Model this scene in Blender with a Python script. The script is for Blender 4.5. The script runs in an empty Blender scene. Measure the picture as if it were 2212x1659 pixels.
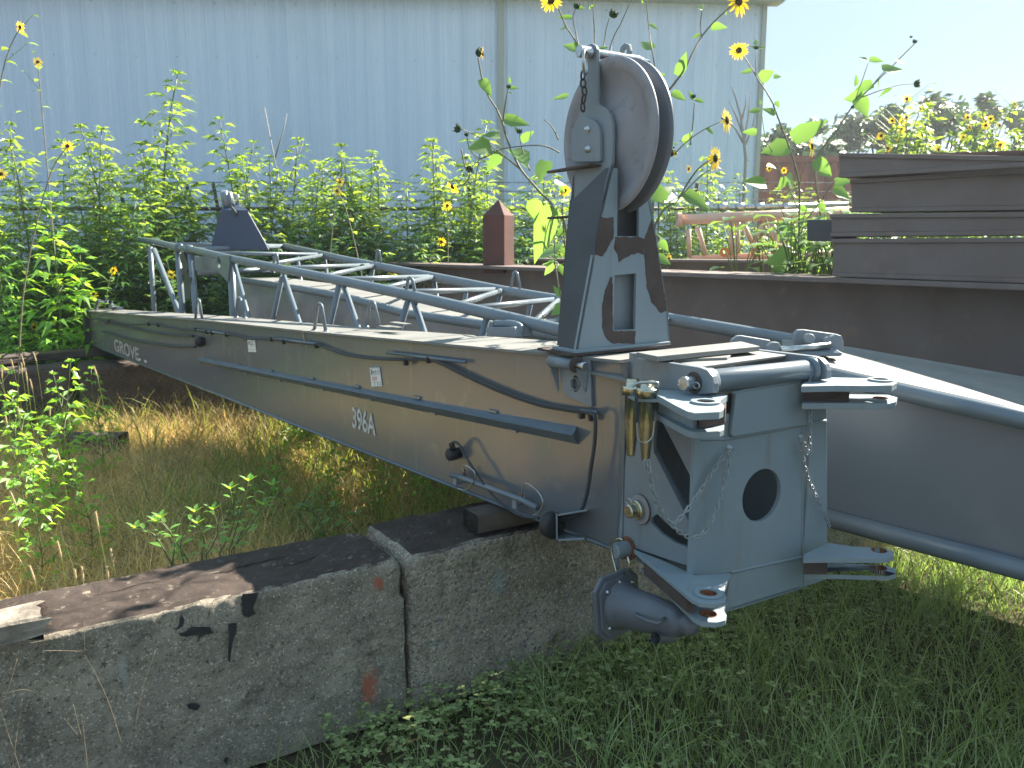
import bpy, bmesh, math, random
from mathutils import Vector, Matrix, noise
from mathutils.geometry import tessellate_polygon
R = math.radians
random.seed(7)
# ---------------------------------------------------------------- camera, sky, sun
CH, PITCH, FP, CX, CY = 1.68, R(9.5), 1760., 1106., 829.5      # photo measured in a 2212 x 1659 px grid
cp, sp = math.cos(PITCH), math.sin(PITCH)
scn = bpy.context.scene
cam = bpy.data.objects.new('camera', bpy.data.cameras.new('camera'))
scn.collection.objects.link(cam); scn.camera = cam
cam.location = (0, 0, CH); cam.rotation_euler = (R(90)-PITCH, 0, 0)
cam.data.sensor_width = 36; cam.data.lens = 36*FP/2212; cam.data.clip_start = .05; cam.data.clip_end = 1000
cam.data.dof.use_dof = True; cam.data.dof.focus_distance = 2.7; cam.data.dof.aperture_fstop = 6.5
SUN_EL, SUN_AZ = R(36.8), R(48.5)
w = bpy.data.worlds.new('World'); scn.world = w; w.use_nodes = True
nt = w.node_tree; bg = nt.nodes['Background']; sky = nt.nodes.new('ShaderNodeTexSky')
sky.sky_type = 'NISHITA'; sky.sun_disc = False; sky.sun_elevation = SUN_EL; sky.sun_rotation = SUN_AZ
sky.air_density = 1.0; sky.dust_density = .4; sky.ozone_density = 1.0
mn = nt.nodes.new('ShaderNodeMixRGB'); mn.blend_type = 'DARKEN'; mn.inputs[0].default_value = 1; mn.inputs[2].default_value = (.90, 1.28, 1.62, 1)   # hazy sky: keeps the glow round the sun from burning out
nt.links.new(sky.outputs[0], mn.inputs[1]); nt.links.new(mn.outputs[0], bg.inputs[0]); bg.inputs[1].default_value = .11
sl = bpy.data.lights.new('sun', 'SUN'); sl.energy = 3.9; sl.angle = R(.55); sl.color = (1, .91, .77)
so = bpy.data.objects.new('sun', sl); scn.collection.objects.link(so)
sdir = Vector((math.sin(SUN_AZ)*math.cos(SUN_EL), math.cos(SUN_AZ)*math.cos(SUN_EL), math.sin(SUN_EL)))
so.rotation_euler = sdir.to_track_quat('Z', 'Y').to_euler(); so.location = (6, 12, 12)
scn.view_settings.view_transform = 'Standard'; scn.view_settings.look = 'None'
scn.view_settings.gamma = 1; scn.view_settings.exposure = 2.4
scn.render.engine = 'CYCLES'
try:
    scn.cycles.max_bounces = 8; scn.cycles.transparent_max_bounces = 12
except Exception: pass

# ---------------------------------------------------------------- projection helpers (pixel -> real place on a known plane)
V = Vector
def ray(x, y):
    u = (x-CX)/FP; v = (y-CY)/FP
    return V((u, cp-v*sp, -sp-v*cp))
def atz(x, y, z):
    d = ray(x, y); return V((0, 0, CH)) + d*((z-CH)/d.z)
def atY(x, y, Y):
    d = ray(x, y); return V((0, 0, CH)) + d*(Y/d.y)
def pln(x, y, p, n):
    d = ray(x, y); return V((0, 0, CH)) + d*((p-V((0, 0, CH))).dot(n)/d.dot(n))
PD = V((1.677, 1, 0)).normalized(); AD = V((-PD.y, PD.x, 0)); UP = V((0, 0, 1))
HO = V((.5109, 2.2, 0))                       # foot of the head's near left edge
def F(x, y, t=0): return pln(x, y, HO+AD*t, AD)
def S(x, y, s=0): return pln(x, y, HO+PD*s, PD)
def Hd(s, t, z): return HO+PD*s+AD*t+UP*z
W0, W1 = atz(1100, 1100, .70), atz(205, 752, .70)
WD = (W1-W0).normalized(); WN = V((WD.y, -WD.x, 0))
if WN.y > 0: WN = -WN                          # outward, towards the camera
def W(x, y, off=0): return pln(x, y, W0+WN*off, WN)
def c3(a, b): return 1267.3+a*.4339, 691.2+b*.4339
def c1(a, b): return 1152+a*.2431, 57.6+b*.2431
def c2(a, b): return 1152+a*.2431, 432+b*.2431
def c6(a, b): return 1440+.382*a, 173+.382*b
def cS(a, b): return 921.7+a*.3472, b*.3472

# ---------------------------------------------------------------- materials
def mat(name, col, rough=.6, metal=0, col2=None, scale=8, thr=(.4, .65), bump=0, bscale=60, spec=.5, detail=6, col3=None, s3=30, t3=(.6, .7), coat=0, streak=None):
    m = bpy.data.materials.new(name); m.use_nodes = True; t = m.node_tree; b = t.nodes['Principled BSDF']
    L = t.links.new
    b.inputs['Roughness'].default_value = rough; b.inputs['Metallic'].default_value = metal
    b.inputs['Specular IOR Level'].default_value = spec
    b.inputs['Coat Weight'].default_value = coat; b.inputs['Coat Roughness'].default_value = .12
    tc = t.nodes.new('ShaderNodeTexCoord')
    out = None
    if col2:
        n = t.nodes.new('ShaderNodeTexNoise'); n.inputs['Scale'].default_value = scale; n.inputs['Detail'].default_value = detail
        L(tc.outputs['Object'], n.inputs['Vector'])
        r = t.nodes.new('ShaderNodeValToRGB'); r.color_ramp.elements[0].position = thr[0]; r.color_ramp.elements[1].position = thr[1]
        r.color_ramp.elements[0].color = (*col, 1); r.color_ramp.elements[1].color = (*col2, 1)
        L(n.outputs[0], r.inputs[0]); out = r.outputs[0]
        if col3:
            n3 = t.nodes.new('ShaderNodeTexNoise'); n3.inputs['Scale'].default_value = s3; n3.inputs['Detail'].default_value = 8
            L(tc.outputs['Object'], n3.inputs['Vector'])
            r3 = t.nodes.new('ShaderNodeValToRGB'); r3.color_ramp.elements[0].position = t3[0]; r3.color_ramp.elements[1].position = t3[1]
            r3.color_ramp.elements[0].color = (0, 0, 0, 1); r3.color_ramp.elements[1].color = (1, 1, 1, 1)
            L(n3.outputs[0], r3.inputs[0])
            mx = t.nodes.new('ShaderNodeMixRGB'); L(r3.outputs[0], mx.inputs[0]); L(out, mx.inputs[1]); mx.inputs[2].default_value = (*col3, 1)
            out = mx.outputs[0]
        if streak:
            mp = t.nodes.new('ShaderNodeMapping'); mp.inputs['Scale'].default_value = (1, 1, .09); L(tc.outputs['Object'], mp.inputs[0])
            n4 = t.nodes.new('ShaderNodeTexNoise'); n4.inputs['Scale'].default_value = 26; n4.inputs['Detail'].default_value = 7; L(mp.outputs[0], n4.inputs['Vector'])
            r4 = t.nodes.new('ShaderNodeMapRange'); L(n4.outputs[0], r4.inputs[0]); r4.inputs[1].default_value = .60; r4.inputs[2].default_value = .80; r4.inputs[3].default_value = 0; r4.inputs[4].default_value = .6
            m4 = t.nodes.new('ShaderNodeMixRGB'); L(r4.outputs[0], m4.inputs[0]); L(out, m4.inputs[1]); m4.inputs[2].default_value = (*streak, 1); out = m4.outputs[0]
            rr = t.nodes.new('ShaderNodeMapRange'); L(n.outputs[0], rr.inputs[0]); rr.inputs[3].default_value = rough*.7; rr.inputs[4].default_value = rough*1.5; L(rr.outputs[0], b.inputs['Roughness'])
        L(out, b.inputs['Base Color'])
    else: b.inputs['Base Color'].default_value = (*col, 1)
    if bump:
        n2 = t.nodes.new('ShaderNodeTexNoise'); n2.inputs['Scale'].default_value = bscale; n2.inputs['Detail'].default_value = 8
        L(tc.outputs['Object'], n2.inputs['Vector'])
        bp = t.nodes.new('ShaderNodeBump'); bp.inputs['Strength'].default_value = bump; bp.inputs['Distance'].default_value = .01
        L(n2.outputs[0], bp.inputs['Height']); L(bp.outputs[0], b.inputs['Normal'])
    return m
def leafmat(name, c, trans, vary=.5, rough=.45):
    m = bpy.data.materials.new(name); m.use_nodes = True; t = m.node_tree; L = t.links.new
    b = t.nodes['Principled BSDF']; out = t.nodes['Material Output']
    b.inputs['Roughness'].default_value = rough; b.inputs['Specular IOR Level'].default_value = .35
    g = t.nodes.new('ShaderNodeNewGeometry'); hs = t.nodes.new('ShaderNodeHueSaturation')
    r = t.nodes.new('ShaderNodeMapRange'); L(g.outputs['Random Per Island'], r.inputs[0]); r.inputs[3].default_value = 1-vary; r.inputs[4].default_value = 1+vary
    L(r.outputs[0], hs.inputs['Value']); hs.inputs['Color'].default_value = (*c, 1); L(hs.outputs[0], b.inputs['Base Color'])
    h2 = t.nodes.new('ShaderNodeHueSaturation'); L(r.outputs[0], h2.inputs['Value']); h2.inputs['Color'].default_value = (*trans, 1)
    tr = t.nodes.new('ShaderNodeBsdfTranslucent'); L(h2.outputs[0], tr.inputs[0])
    a = t.nodes.new('ShaderNodeAddShader'); L(b.outputs[0], a.inputs[0]); L(tr.outputs[0], a.inputs[1]); L(a.outputs[0], out.inputs[0])
    return m
M = {}
GREY = (.21, .245, .275)
M['housing'] = mat('dark_grey_paint', (.13, .14, .165), .4, 0, (.10, .11, .13), 5, (.35, .7), .08, 30)
M['paint'] = mat('grey_paint', GREY, .38, 0, (.17, .20, .23), 3, (.35, .7), .06, 25, .5, 6, (.26, .28, .285), 14, (.62, .8), streak=(.16, .13, .10))
M['web'] = mat('glossy_grey_paint', (.145, .155, .17), .17, 0, (.145, .145, .145), 2.2, (.35, .7), .05, 5, .75, 3, (.21, .21, .205), 9, (.62, .8), streak=(.27, .25, .21))
M['head'] = mat('blue_grey_paint', (.235, .29, .325), .45, 0, (.20, .255, .29), 3, (.3, .7), .10, 30, .4, 6, (.28, .31, .32), 12, (.60, .85), streak=(.20, .16, .10))
M['tube'] = mat('tube_paint', (.15, .185, .215), .27, 0, (.12, .155, .19), 6, (.3, .7), .05, 30, .6)
M['sheave'] = mat('sheave_steel', (.31, .31, .34), .6, 0, (.25, .24, .265), 9, (.3, .7), .12, 50, .4, 8, (.20, .185, .19), 26, (.58, .75))
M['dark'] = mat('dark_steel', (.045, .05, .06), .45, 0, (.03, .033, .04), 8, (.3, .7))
M['rust'] = mat('rust_brown', (.10, .075, .068), .85, 0, (.06, .045, .042), 9, (.3, .7), .5, 30, .25, 8)
M['beamrust'] = mat('beam_rust', (.19, .16, .155), .8, 0, (.15, .115, .105), 2.5, (.3, .7), .12, 40, .3, 9, (.24, .17, .14), 9, (.58, .85))
M['redrust'] = mat('red_primer', (.13, .055, .045), .8, 0, (.08, .045, .04), 3, (.3, .7), .3, 40, .25)
M['rustring'] = mat('orange_rust', (.22, .09, .05), .85, 0, (.12, .05, .035), 60, (.4, .6), .4, 90, .2)
M['zinc'] = mat('zinc_steel', (.55, .57, .58), .3, 1, (.4, .42, .43), 40, (.4, .6), .1, 60)
M['chainm'] = mat('chain_galvanised', (.38, .42, .45), .5, .35, (.25, .28, .3), 60, (.4, .6), 0)
M['gold'] = mat('yellow_zinc', (.62, .57, .40), .24, 1, (.48, .46, .38), 25, (.35, .65), .12, 90)
M['black'] = mat('black_rubber', (.018, .019, .022), .6, 0, (.03, .03, .034), 30, (.3, .7), .2, 60)
M['cable'] = mat('cable_rubber', (.035, .042, .052), .5)
M['white'] = mat('white_stencil', (.62, .62, .60), .6, 0, (.35, .36, .36), 40, (.5, .75))
M['label'] = mat('paper_label', (.75, .76, .74), .5)
M['ink'] = mat('black_ink', (.02, .02, .02), .6)
M['redink'] = mat('red_ink', (.6, .04, .05), .6)
M['tealink'] = mat('teal_ink', (.08, .4, .45), .6)
M['timber'] = mat('weathered_timber', (.14, .115, .10), .85, 0, (.06, .048, .042), 5, (.35, .65), .6, 40, .2, 8)
M['oldwood'] = mat('grey_splintered_wood', (.33, .29, .24), .85, 0, (.14, .12, .10), 12, (.4, .65), .6, 40, .2, 8)
M['char'] = mat('black_wood_end', (.02, .017, .016), .95, 0, (.045, .034, .03), 30, (.4, .65), .8, 60, .1)
M['pinkpaint'] = mat('pale_pink_paint', (.66, .38, .27), .45, 0, (.74, .50, .38), 4, (.3, .7), 0)
M['orange'] = mat('orange_paint', (.75, .20, .03), .5)
M['container'] = mat('red_container', (.20, .07, .05), .75, 0, (.13, .05, .04), 2, (.3, .7))
M['pole'] = mat('dark_fence_metal', (.05, .045, .042), .7, 0, (.09, .06, .05), 10, (.3, .7))
M['wire'] = mat('wire_mesh', (.12, .14, .16), .6, .3)
M['bark'] = mat('bark', (.10, .08, .065), .9, 0, (.05, .04, .035), 10, (.3, .7), .4, 30, .2)
M['deadtwig'] = mat('dead_twig', (.33, .31, .29), .8)
M['stem'] = leafmat('green_stem', (.10, .13, .06), (.06, .09, .02), .3)
M['hairy'] = mat('hairy_stem', (.22, .22, .15), .7, 0, (.13, .12, .08), 30, (.3, .7))
M['leafA'] = leafmat('weed_leaf', (.05, .105, .036), (.20, .28, .025), .55)
M['leafB'] = leafmat('weed_leaf_dark', (.035, .075, .035), (.07, .15, .025), .5)
M['leafS'] = leafmat('sunflower_leaf', (.06, .125, .04), (.13, .235, .035), .35)
M['leafP'] = leafmat('shoot_leaf', (.07, .16, .03), (.26, .42, .03), .3)
M['leafT'] = leafmat('tree_leaf', (.035, .075, .035), (.05, .10, .02), .5)
M['petal'] = leafmat('yellow_petal', (.85, .55, .015), (.85, .52, .01), .12)
M['disc'] = mat('seed_disc', (.035, .03, .018), .9, 0, (.09, .07, .03), 150, (.4, .6), .8, 200, .1)
M['bud'] = mat('green_bud', (.05, .09, .035), .8, 0, (.03, .055, .03), 90, (.4, .6), .6, 150, .1)
M['grassG'] = leafmat('green_grass', (.22, .26, .11), (.12, .19, .04), .5)
M['grassY'] = leafmat('dry_grass', (.42, .33, .16), (.38, .28, .09), .75)
M['grassM'] = leafmat('mixed_grass', (.13, .16, .05), (.20, .24, .03), .5)
M['foxtail'] = leafmat('foxtail_seed_head', (.42, .36, .24), (.35, .29, .16), .2)
M['drystalk'] = mat('dry_stalk', (.24, .19, .12), .8)
M['soil'] = mat('soil', (.09, .07, .045), .95, 0, (.06, .06, .03), 6, (.35, .65), .8, 30, .1, 8)

# metal wall: faint vertical streaks
def wallmat():
    m = bpy.data.materials.new('corrugated_metal'); m.use_nodes = True; t = m.node_tree; L = t.links.new; b = t.nodes['Principled BSDF']
    tc = t.nodes.new('ShaderNodeTexCoord'); mp = t.nodes.new('ShaderNodeMapping'); mp.inputs['Scale'].default_value = (5, 1, .10)
    n = t.nodes.new('ShaderNodeTexNoise'); n.inputs['Scale'].default_value = 1.6; n.inputs['Detail'].default_value = 6
    L(tc.outputs['Object'], mp.inputs[0]); L(mp.outputs[0], n.inputs['Vector'])
    r = t.nodes.new('ShaderNodeValToRGB'); r.color_ramp.elements[0].position = .35; r.color_ramp.elements[1].position = .62
    r.color_ramp.elements[0].color = (.63, .73, .88, 1); r.color_ramp.elements[1].color = (.72, .81, .95, 1)
    L(n.outputs[0], r.inputs[0])
    n2 = t.nodes.new('ShaderNodeTexNoise'); n2.inputs['Scale'].default_value = .55; n2.inputs['Detail'].default_value = 4
    L(tc.outputs['Object'], n2.inputs['Vector'])
    r2 = t.nodes.new('ShaderNodeValToRGB'); r2.color_ramp.elements[0].position = .56; r2.color_ramp.elements[1].position = .75
    L(n2.outputs[0], r2.inputs[0])
    mul = t.nodes.new('ShaderNodeMath'); mul.operation = 'MULTIPLY'; mul.inputs[1].default_value = .35; L(r2.outputs[0], mul.inputs[0])
    mx = t.nodes.new('ShaderNodeMixRGB'); L(mul.outputs[0], mx.inputs[0]); L(r.outputs[0], mx.inputs[1]); mx.inputs[2].default_value = (.52, .59, .64, 1)
    L(mx.outputs[0], b.inputs['Base Color']); b.inputs['Roughness'].default_value = .45
    return m
M['wall'] = wallmat()
M['trim'] = mat('pale_trim', (.42, .44, .38), .5)

def concrete(name, base, dark, tar, pebble, marks):
    """concrete block: stained face, tar-dark top, chipped pale rim; marks are soft spray-paint or lime spots in object space"""
    m = bpy.data.materials.new(name); m.use_nodes = True; t = m.node_tree; L = t.links.new; b = t.nodes['Principled BSDF']
    N = t.nodes.new; tc = N('ShaderNodeTexCoord'); b.inputs['Roughness'].default_value = .9; b.inputs['Specular IOR Level'].default_value = .25
    def noi(s, d=6, r=.6):
        n = N('ShaderNodeTexNoise'); n.inputs['Scale'].default_value = s; n.inputs['Detail'].default_value = d; n.inputs['Roughness'].default_value = r
        L(tc.outputs['Object'], n.inputs['Vector']); return n.outputs[0]
    def ramp(x, a, b_, ca=(0, 0, 0), cb=(1, 1, 1)):
        r = N('ShaderNodeValToRGB'); r.color_ramp.elements[0].position = a; r.color_ramp.elements[1].position = b_
        r.color_ramp.elements[0].color = (*ca, 1); r.color_ramp.elements[1].color = (*cb, 1); L(x, r.inputs[0]); return r.outputs[0]
    def mix(f, a, c):
        x = N('ShaderNodeMixRGB'); L(f, x.inputs[0])
        if isinstance(a, tuple): x.inputs[1].default_value = (*a, 1)
        else: L(a, x.inputs[1])
        if isinstance(c, tuple): x.inputs[2].default_value = (*c, 1)
        else: L(c, x.inputs[2])
        return x.outputs[0]
    def mth(op, a, c):
        x = N('ShaderNodeMath'); x.operation = op; x.use_clamp = True
        for i, q in enumerate((a, c)):
            if isinstance(q, (int, float)): x.inputs[i].default_value = q
            else: L(q, x.inputs[i])
        return x.outputs[0]
    col = ramp(noi(4, 10, .7), .35, .68, dark, base)
    col = mix(ramp(noi(45, 6, .8), .55, .72), col, tuple(min(1, q*1.45) for q in base))
    col = mix(ramp(noi(26, 4, .7), .62, .70), col, tuple(q*.45 for q in dark))
    col = mix(ramp(noi(90, 5, .8), .52, .64), col, tuple(q*.40 for q in dark)); col = mix(ramp(noi(120, 3, .8), .57, .66), col, tuple(min(1, q*1.7) for q in base)); col = mix(ramp(noi(5, 8, .8), .54, .66), col, tuple(q*.55 for q in dark))
    h = noi(70, 10, .85)
    if pebble:
        v = N('ShaderNodeTexVoronoi'); v.inputs['Scale'].default_value = 52; v.inputs['Randomness'].default_value = 1
        L(tc.outputs['Object'], v.inputs['Vector'])
        v2 = N('ShaderNodeTexVoronoi'); v2.inputs['Scale'].default_value = 85; L(tc.outputs['Object'], v2.inputs['Vector'])
        hs = N('ShaderNodeHueSaturation'); hs.inputs['Saturation'].default_value = .35; hs.inputs['Value'].default_value = .5; L(v.outputs['Color'], hs.inputs['Color'])
        peb = mix(ramp(v.outputs['Distance'], .0, .6), (.40, .31, .22), (.07, .055, .045))
        peb = mix(ramp(noi(3, 3), .3, .7), peb, hs.outputs[0])
        msk = mth('MULTIPLY', ramp(v.outputs['Distance'], .32, .50, (1, 1, 1), (0, 0, 0)), ramp(noi(9, 4), .38, .56))
        col = mix(mth('MULTIPLY', msk, .8), col, peb)
        h = mth('ADD', mth('MULTIPLY', h, .5), mth('SUBTRACT', .5, v.outputs['Distance']))
    sep = N('ShaderNodeSeparateXYZ'); L(tc.outputs['Object'], sep.inputs[0])
    g = N('ShaderNodeNewGeometry'); ns = N('ShaderNodeSeparateXYZ'); tn = N('ShaderNodeVectorTransform'); tn.vector_type = 'NORMAL'; tn.convert_from = 'WORLD'; tn.convert_to = 'OBJECT'
    L(g.outputs['True Normal'], tn.inputs[0]); L(tn.outputs[0], ns.inputs[0])
    for (mx_, mz_, rx, rz, c, amt) in marks:
        dx = mth('DIVIDE', 1, 1)
        a = N('ShaderNodeMath'); a.operation = 'SUBTRACT'; L(sep.outputs[0], a.inputs[0]); a.inputs[1].default_value = mx_
        a2 = N('ShaderNodeMath'); a2.operation = 'DIVIDE'; L(a.outputs[0], a2.inputs[0]); a2.inputs[1].default_value = rx
        a3 = N('ShaderNodeMath'); a3.operation = 'POWER'; L(a2.outputs[0], a3.inputs[0]); a3.inputs[1].default_value = 2
        e = N('ShaderNodeMath'); e.operation = 'SUBTRACT'; L(sep.outputs[2], e.inputs[0]); e.inputs[1].default_value = mz_
        e2 = N('ShaderNodeMath'); e2.operation = 'DIVIDE'; L(e.outputs[0], e2.inputs[0]); e2.inputs[1].default_value = rz
        e3 = N('ShaderNodeMath'); e3.operation = 'POWER'; L(e2.outputs[0], e3.inputs[0]); e3.inputs[1].default_value = 2
        s_ = N('ShaderNodeMath'); s_.operation = 'ADD'; L(a3.outputs[0], s_.inputs[0]); L(e3.outputs[0], s_.inputs[1])
        s2 = N('ShaderNodeMath'); s2.operation = 'ADD'; L(s_.outputs[0], s2.inputs[0])
        nz = N('ShaderNodeMath'); nz.operation = 'MULTIPLY'; L(noi(22, 8, .8), nz.inputs[0]); nz.inputs[1].default_value = 1.4; L(nz.outputs[0], s2.inputs[1])
        f_ = mth('MULTIPLY', ramp(s2.outputs[0], .65, 1.1, (1, 1, 1), (0, 0, 0)), amt)
        col = mix(f_, col, c)
    if tar:
        rim = ramp(noi(16, 8, .75), .60, .66)
        tcol = ramp(noi(7, 10, .75), .35, .7, (.055, .040, .034), (.105, .082, .070))
        tcol = mix(ramp(noi(30, 8, .8), .60, .66), tcol, (.02, .015, .014))
        tm = mth('MULTIPLY', ramp(ns.outputs[2], .80, .95), ramp(sep.outputs[2], tar, tar+.008))
        tm = mth('MULTIPLY', tm, mth('SUBTRACT', 1, mth('MULTIPLY', rim, .5)))
        col = mix(tm, col, tcol)
    L(col, b.inputs['Base Color'])
    bp = N('ShaderNodeBump'); bp.inputs['Strength'].default_value = .9; bp.inputs['Distance'].default_value = .02 if pebble else .010
    L(h, bp.inputs['Height']); L(bp.outputs[0], b.inputs['Normal'])
    return m

# ---------------------------------------------------------------- mesh builder
COL = scn.collection
class MB:
    def __init__(s): s.v = []; s.f = []; s.m = []; s.sm = []
    def add(s, vs, fs, mi=0, smooth=False):
        o = len(s.v); s.v += [tuple(q) for q in vs]
        for f in fs: s.f.append(tuple(i+o for i in f)); s.m.append(mi); s.sm.append(smooth)
        return s
    def prism(s, loops, vec, mi=0, mside=None):
        """plate from outline loops (first outer, rest holes), extruded by vec"""
        if not isinstance(loops[0], (list, tuple)): loops = [loops]
        vec = V(vec); loops = [[V(p) for p in l] for l in loops]
        flat = [p for l in loops for p in l]
        n = V((0, 0, 0)); l0 = loops[0]
        for i in range(len(l0)): n += l0[i].cross(l0[(i+1) % len(l0)])
        if len(loops) == 1: tris = [tuple(range(len(l0)))] if len(l0) < 5 else tessellate_polygon(loops)
        else: tris = tessellate_polygon(loops)
        N_ = len(flat); o = len(s.v)
        s.v += [tuple(p) for p in flat]+[tuple(p+vec) for p in flat]
        def nrm(t): return (flat[t[1]]-flat[t[0]]).cross(flat[t[2]]-flat[t[0]])
        for t in tris:
            t = tuple(t)
            if nrm(t).dot(vec) > 0: t = t[::-1]
            s.f.append(tuple(i+o for i in t)); s.f.append(tuple(i+o+N_ for i in t[::-1])); s.m += [mi, mi]; s.sm += [False, False]
        k = 0
        for li, l in enumerate(loops):
            L_ = len(l); nn = V((0, 0, 0))
            for i in range(L_): nn += l[i].cross(l[(i+1) % L_])
            fl = (nn.dot(vec) > 0) != (li > 0)
            for i in range(L_):
                a, b = k+i, k+(i+1) % L_
                q = (a, b, b+N_, a+N_)
                if not fl: q = q[::-1]
                s.f.append(tuple(j+o for j in q)); s.m.append(mi if mside is None else mside); s.sm.append(False)
            k += L_
        return s
    def box(s, c, ax, ay, az, mi=0):
        """box from centre and three half-axes"""
        c, ax, ay, az = map(V, (c, ax, ay, az))
        return s.prism([c-ax-ay-az, c+ax-ay-az, c+ax+ay-az, c-ax+ay-az], az*2, mi)
    def tube(s, pts, r, n=8, caps=True, mi=0, closed=False):
        pts = [V(p) for p in pts]; N_ = len(pts)
        rs = r if isinstance(r, (list, tuple)) else [r]*N_
        vs = []; prev = None
        for i, p in enumerate(pts):
            if closed: d = pts[(i+1) % N_]-pts[i-1]
            else: d = pts[min(i+1, N_-1)]-pts[max(i-1, 0)]
            if d.length < 1e-9: d = V((0, 0, 1))
            d.normalize()
            if prev is None:
                u = d.cross(V((0, 0, 1)) if abs(d.z) < .9 else V((1, 0, 0))).normalized()
            else:
                u = (prev-d*prev.dot(d))
                u = u.normalized() if u.length > 1e-6 else d.orthogonal().normalized()
            prev = u; w_ = d.cross(u)
            for k in range(n):
                a = 2*math.pi*k/n; vs.append(p+(u*math.cos(a)+w_*math.sin(a))*rs[i])
        fs = []
        for i in range(N_ if closed else N_-1):
            j = (i+1) % N_
            for k in range(n): fs.append((i*n+k, i*n+(k+1) % n, j*n+(k+1) % n, j*n+k))
        s.add(vs, fs, mi, True)
        if caps and not closed:
            o = len(s.v)-len(vs)
            s.f.append(tuple(o+k for k in range(n))[::-1]); s.f.append(tuple(o+(N_-1)*n+k for k in range(n))); s.m += [mi, mi]; s.sm += [False, False]
        return s
    def lathe(s, c, ax, prof, n=24, mi=0, smooth=True):
        """profile of (distance along the axis, radius)"""
        c = V(c); ax = V(ax).normalized(); u = ax.orthogonal().normalized(); w_ = ax.cross(u)
        vs = [c+ax*h+(u*math.cos(2*math.pi*k/n)+w_*math.sin(2*math.pi*k/n))*r for h, r in prof for k in range(n)]
        fs = [(i*n+k, i*n+(k+1) % n, (i+1)*n+(k+1) % n, (i+1)*n+k) for i in range(len(prof)-1) for k in range(n)]
        return s.add(vs, fs, mi, smooth)
    def ring(s, c, ax, r0, r1, h, n=28, mi=0):
        return s.lathe(c, ax, [(0, r0), (0, r1), (h, r1), (h, r0), (0, r0)], n, mi, False)
    def cyl(s, c, ax, r, h, n=20, mi=0, bev=.15):
        b = min(r, h)*bev
        return s.lathe(c, ax, [(0, .0001), (0, r-b), (b, r), (h-b, r), (h, r-b), (h, .0001)], n, mi, False)
    def build(s, name, m, parent=None, bevel=0, auto=True):
        me = bpy.data.meshes.new(name); me.from_pydata(s.v, [], s.f)
        ms = m if isinstance(m, (list, tuple)) else [m]
        for q in ms: me.materials.append(q)
        if len(ms) > 1: me.polygons.foreach_set('material_index', s.m)
        me.polygons.foreach_set('use_smooth', s.sm)
        me.update()
        o = bpy.data.objects.new(name, me); COL.objects.link(o)
        if parent is not None:
            o.parent = parent; o.matrix_parent_inverse = Matrix.Translation(-parent.location)
        if bevel:
            b = o.modifiers.new('bevel', 'BEVEL'); b.width = bevel; b.segments = 2; b.limit_method = 'ANGLE'; b.angle_limit = R(40)
        return o
def circ(c, u, w_, r, n=24, r2=None):
    return [V(c)+u*(math.cos(2*math.pi*k/n)*r)+w_*(math.sin(2*math.pi*k/n)*(r2 or r)) for k in range(n)]
def tag(o, label=None, cat=None, group=None, kind=None):
    if label: o['label'] = label
    if cat: o['category'] = cat
    if group: o['group'] = group
    if kind: o['kind'] = kind
    return o
def thing(name, loc, label, cat, group=None):
    o = bpy.data.objects.new(name, None); o.location = loc; o.empty_display_size = .1; COL.objects.link(o); return tag(o, label, cat, group)
def recentre(o):
    """put a single-mesh thing's origin at its base"""
    me = o.data; xs = [v.co for v in me.vertices]
    c = V((sum(p.x for p in xs)/len(xs), sum(p.y for p in xs)/len(xs), min(p.z for p in xs)))
    me.transform(Matrix.Translation(-c)); o.location = c; return o

def lerpx(pts, x):
    for (a, b), (c, d) in zip(pts, pts[1:]):
        if x <= c or (c, d) == pts[-1]: return b+(d-b)*(x-a)/(c-a)
# ---------------------------------------------------------------- ground
def ground():
    vs = []; fs = []; n = 120
    xs = [-60+120*i/n for i in range(n+1)]
    def warp(t): return math.copysign(abs(t)**2.2, t)
    X = [warp(-1+2*i/n)*150 for i in range(n+1)]; Y = [warp(-1+2*i/n)*150+6 for i in range(n+1)]
    for y in Y:
        for x in X:
            h = (noise.noise(V((x*.7, y*.7, 0)))*.05+noise.noise(V((x*2.3, y*2.3, 3)))*.02) if math.hypot(x, y) < 30 else 0
            vs.append((x, y, h-.03))
    for j in range(n):
        for i in range(n): fs.append((j*(n+1)+i, j*(n+1)+i+1, (j+1)*(n+1)+i+1, (j+1)*(n+1)+i))
    o = MB().add(vs, fs, 0, True).build('ground', M['soil']); tag(o, kind='structure')
ground()

# ---------------------------------------------------------------- metal building
BY = 14.0
bld = thing('metal_building', (atY(1641, 150, BY).x, BY, 0), 'big pale blue-grey ribbed metal building behind the fence', 'building')
WR, WL, WH = atY(1641, 150, BY).x, -17.0, atY(1600, 12, BY).z
WC = atY(1080, 100, BY).x
def ribbed(x0, x1, z1):
    m = MB(); xs = []; x = x0; prof = [(0, 0), (.03, 0), (.05, -.014), (.085, -.014), (.105, 0), (.16, 0), (.168, -.006), (.18, -.006), (.188, 0), (.23, 0), (.238, -.006), (.25, -.006), (.258, 0)]
    pts = []
    while x < x1:
        for dx, dy in prof:
            if x+dx < x1: pts.append((x+dx, BY+dy))
        x += .305
    pts.append((x1, BY))
    vs = [(a, b, z) for z in (0, z1) for a, b in pts]; n = len(pts)
    m.add(vs, [(i, i+1, n+i+1, n+i) for i in range(n-1)]); return m
ribbed(WL, WC-.05, WH).build('wall_panel', M['wall'], bld); ribbed(WC+.06, WR, WH).build('wall_panel', M['wall'], bld)
m = MB().box((WC, BY-.03, WH/2), (.055, 0, 0), (0, .035, 0), (0, 0, WH/2)); m.build('downspout', M['trim'], bld, .01)
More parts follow.
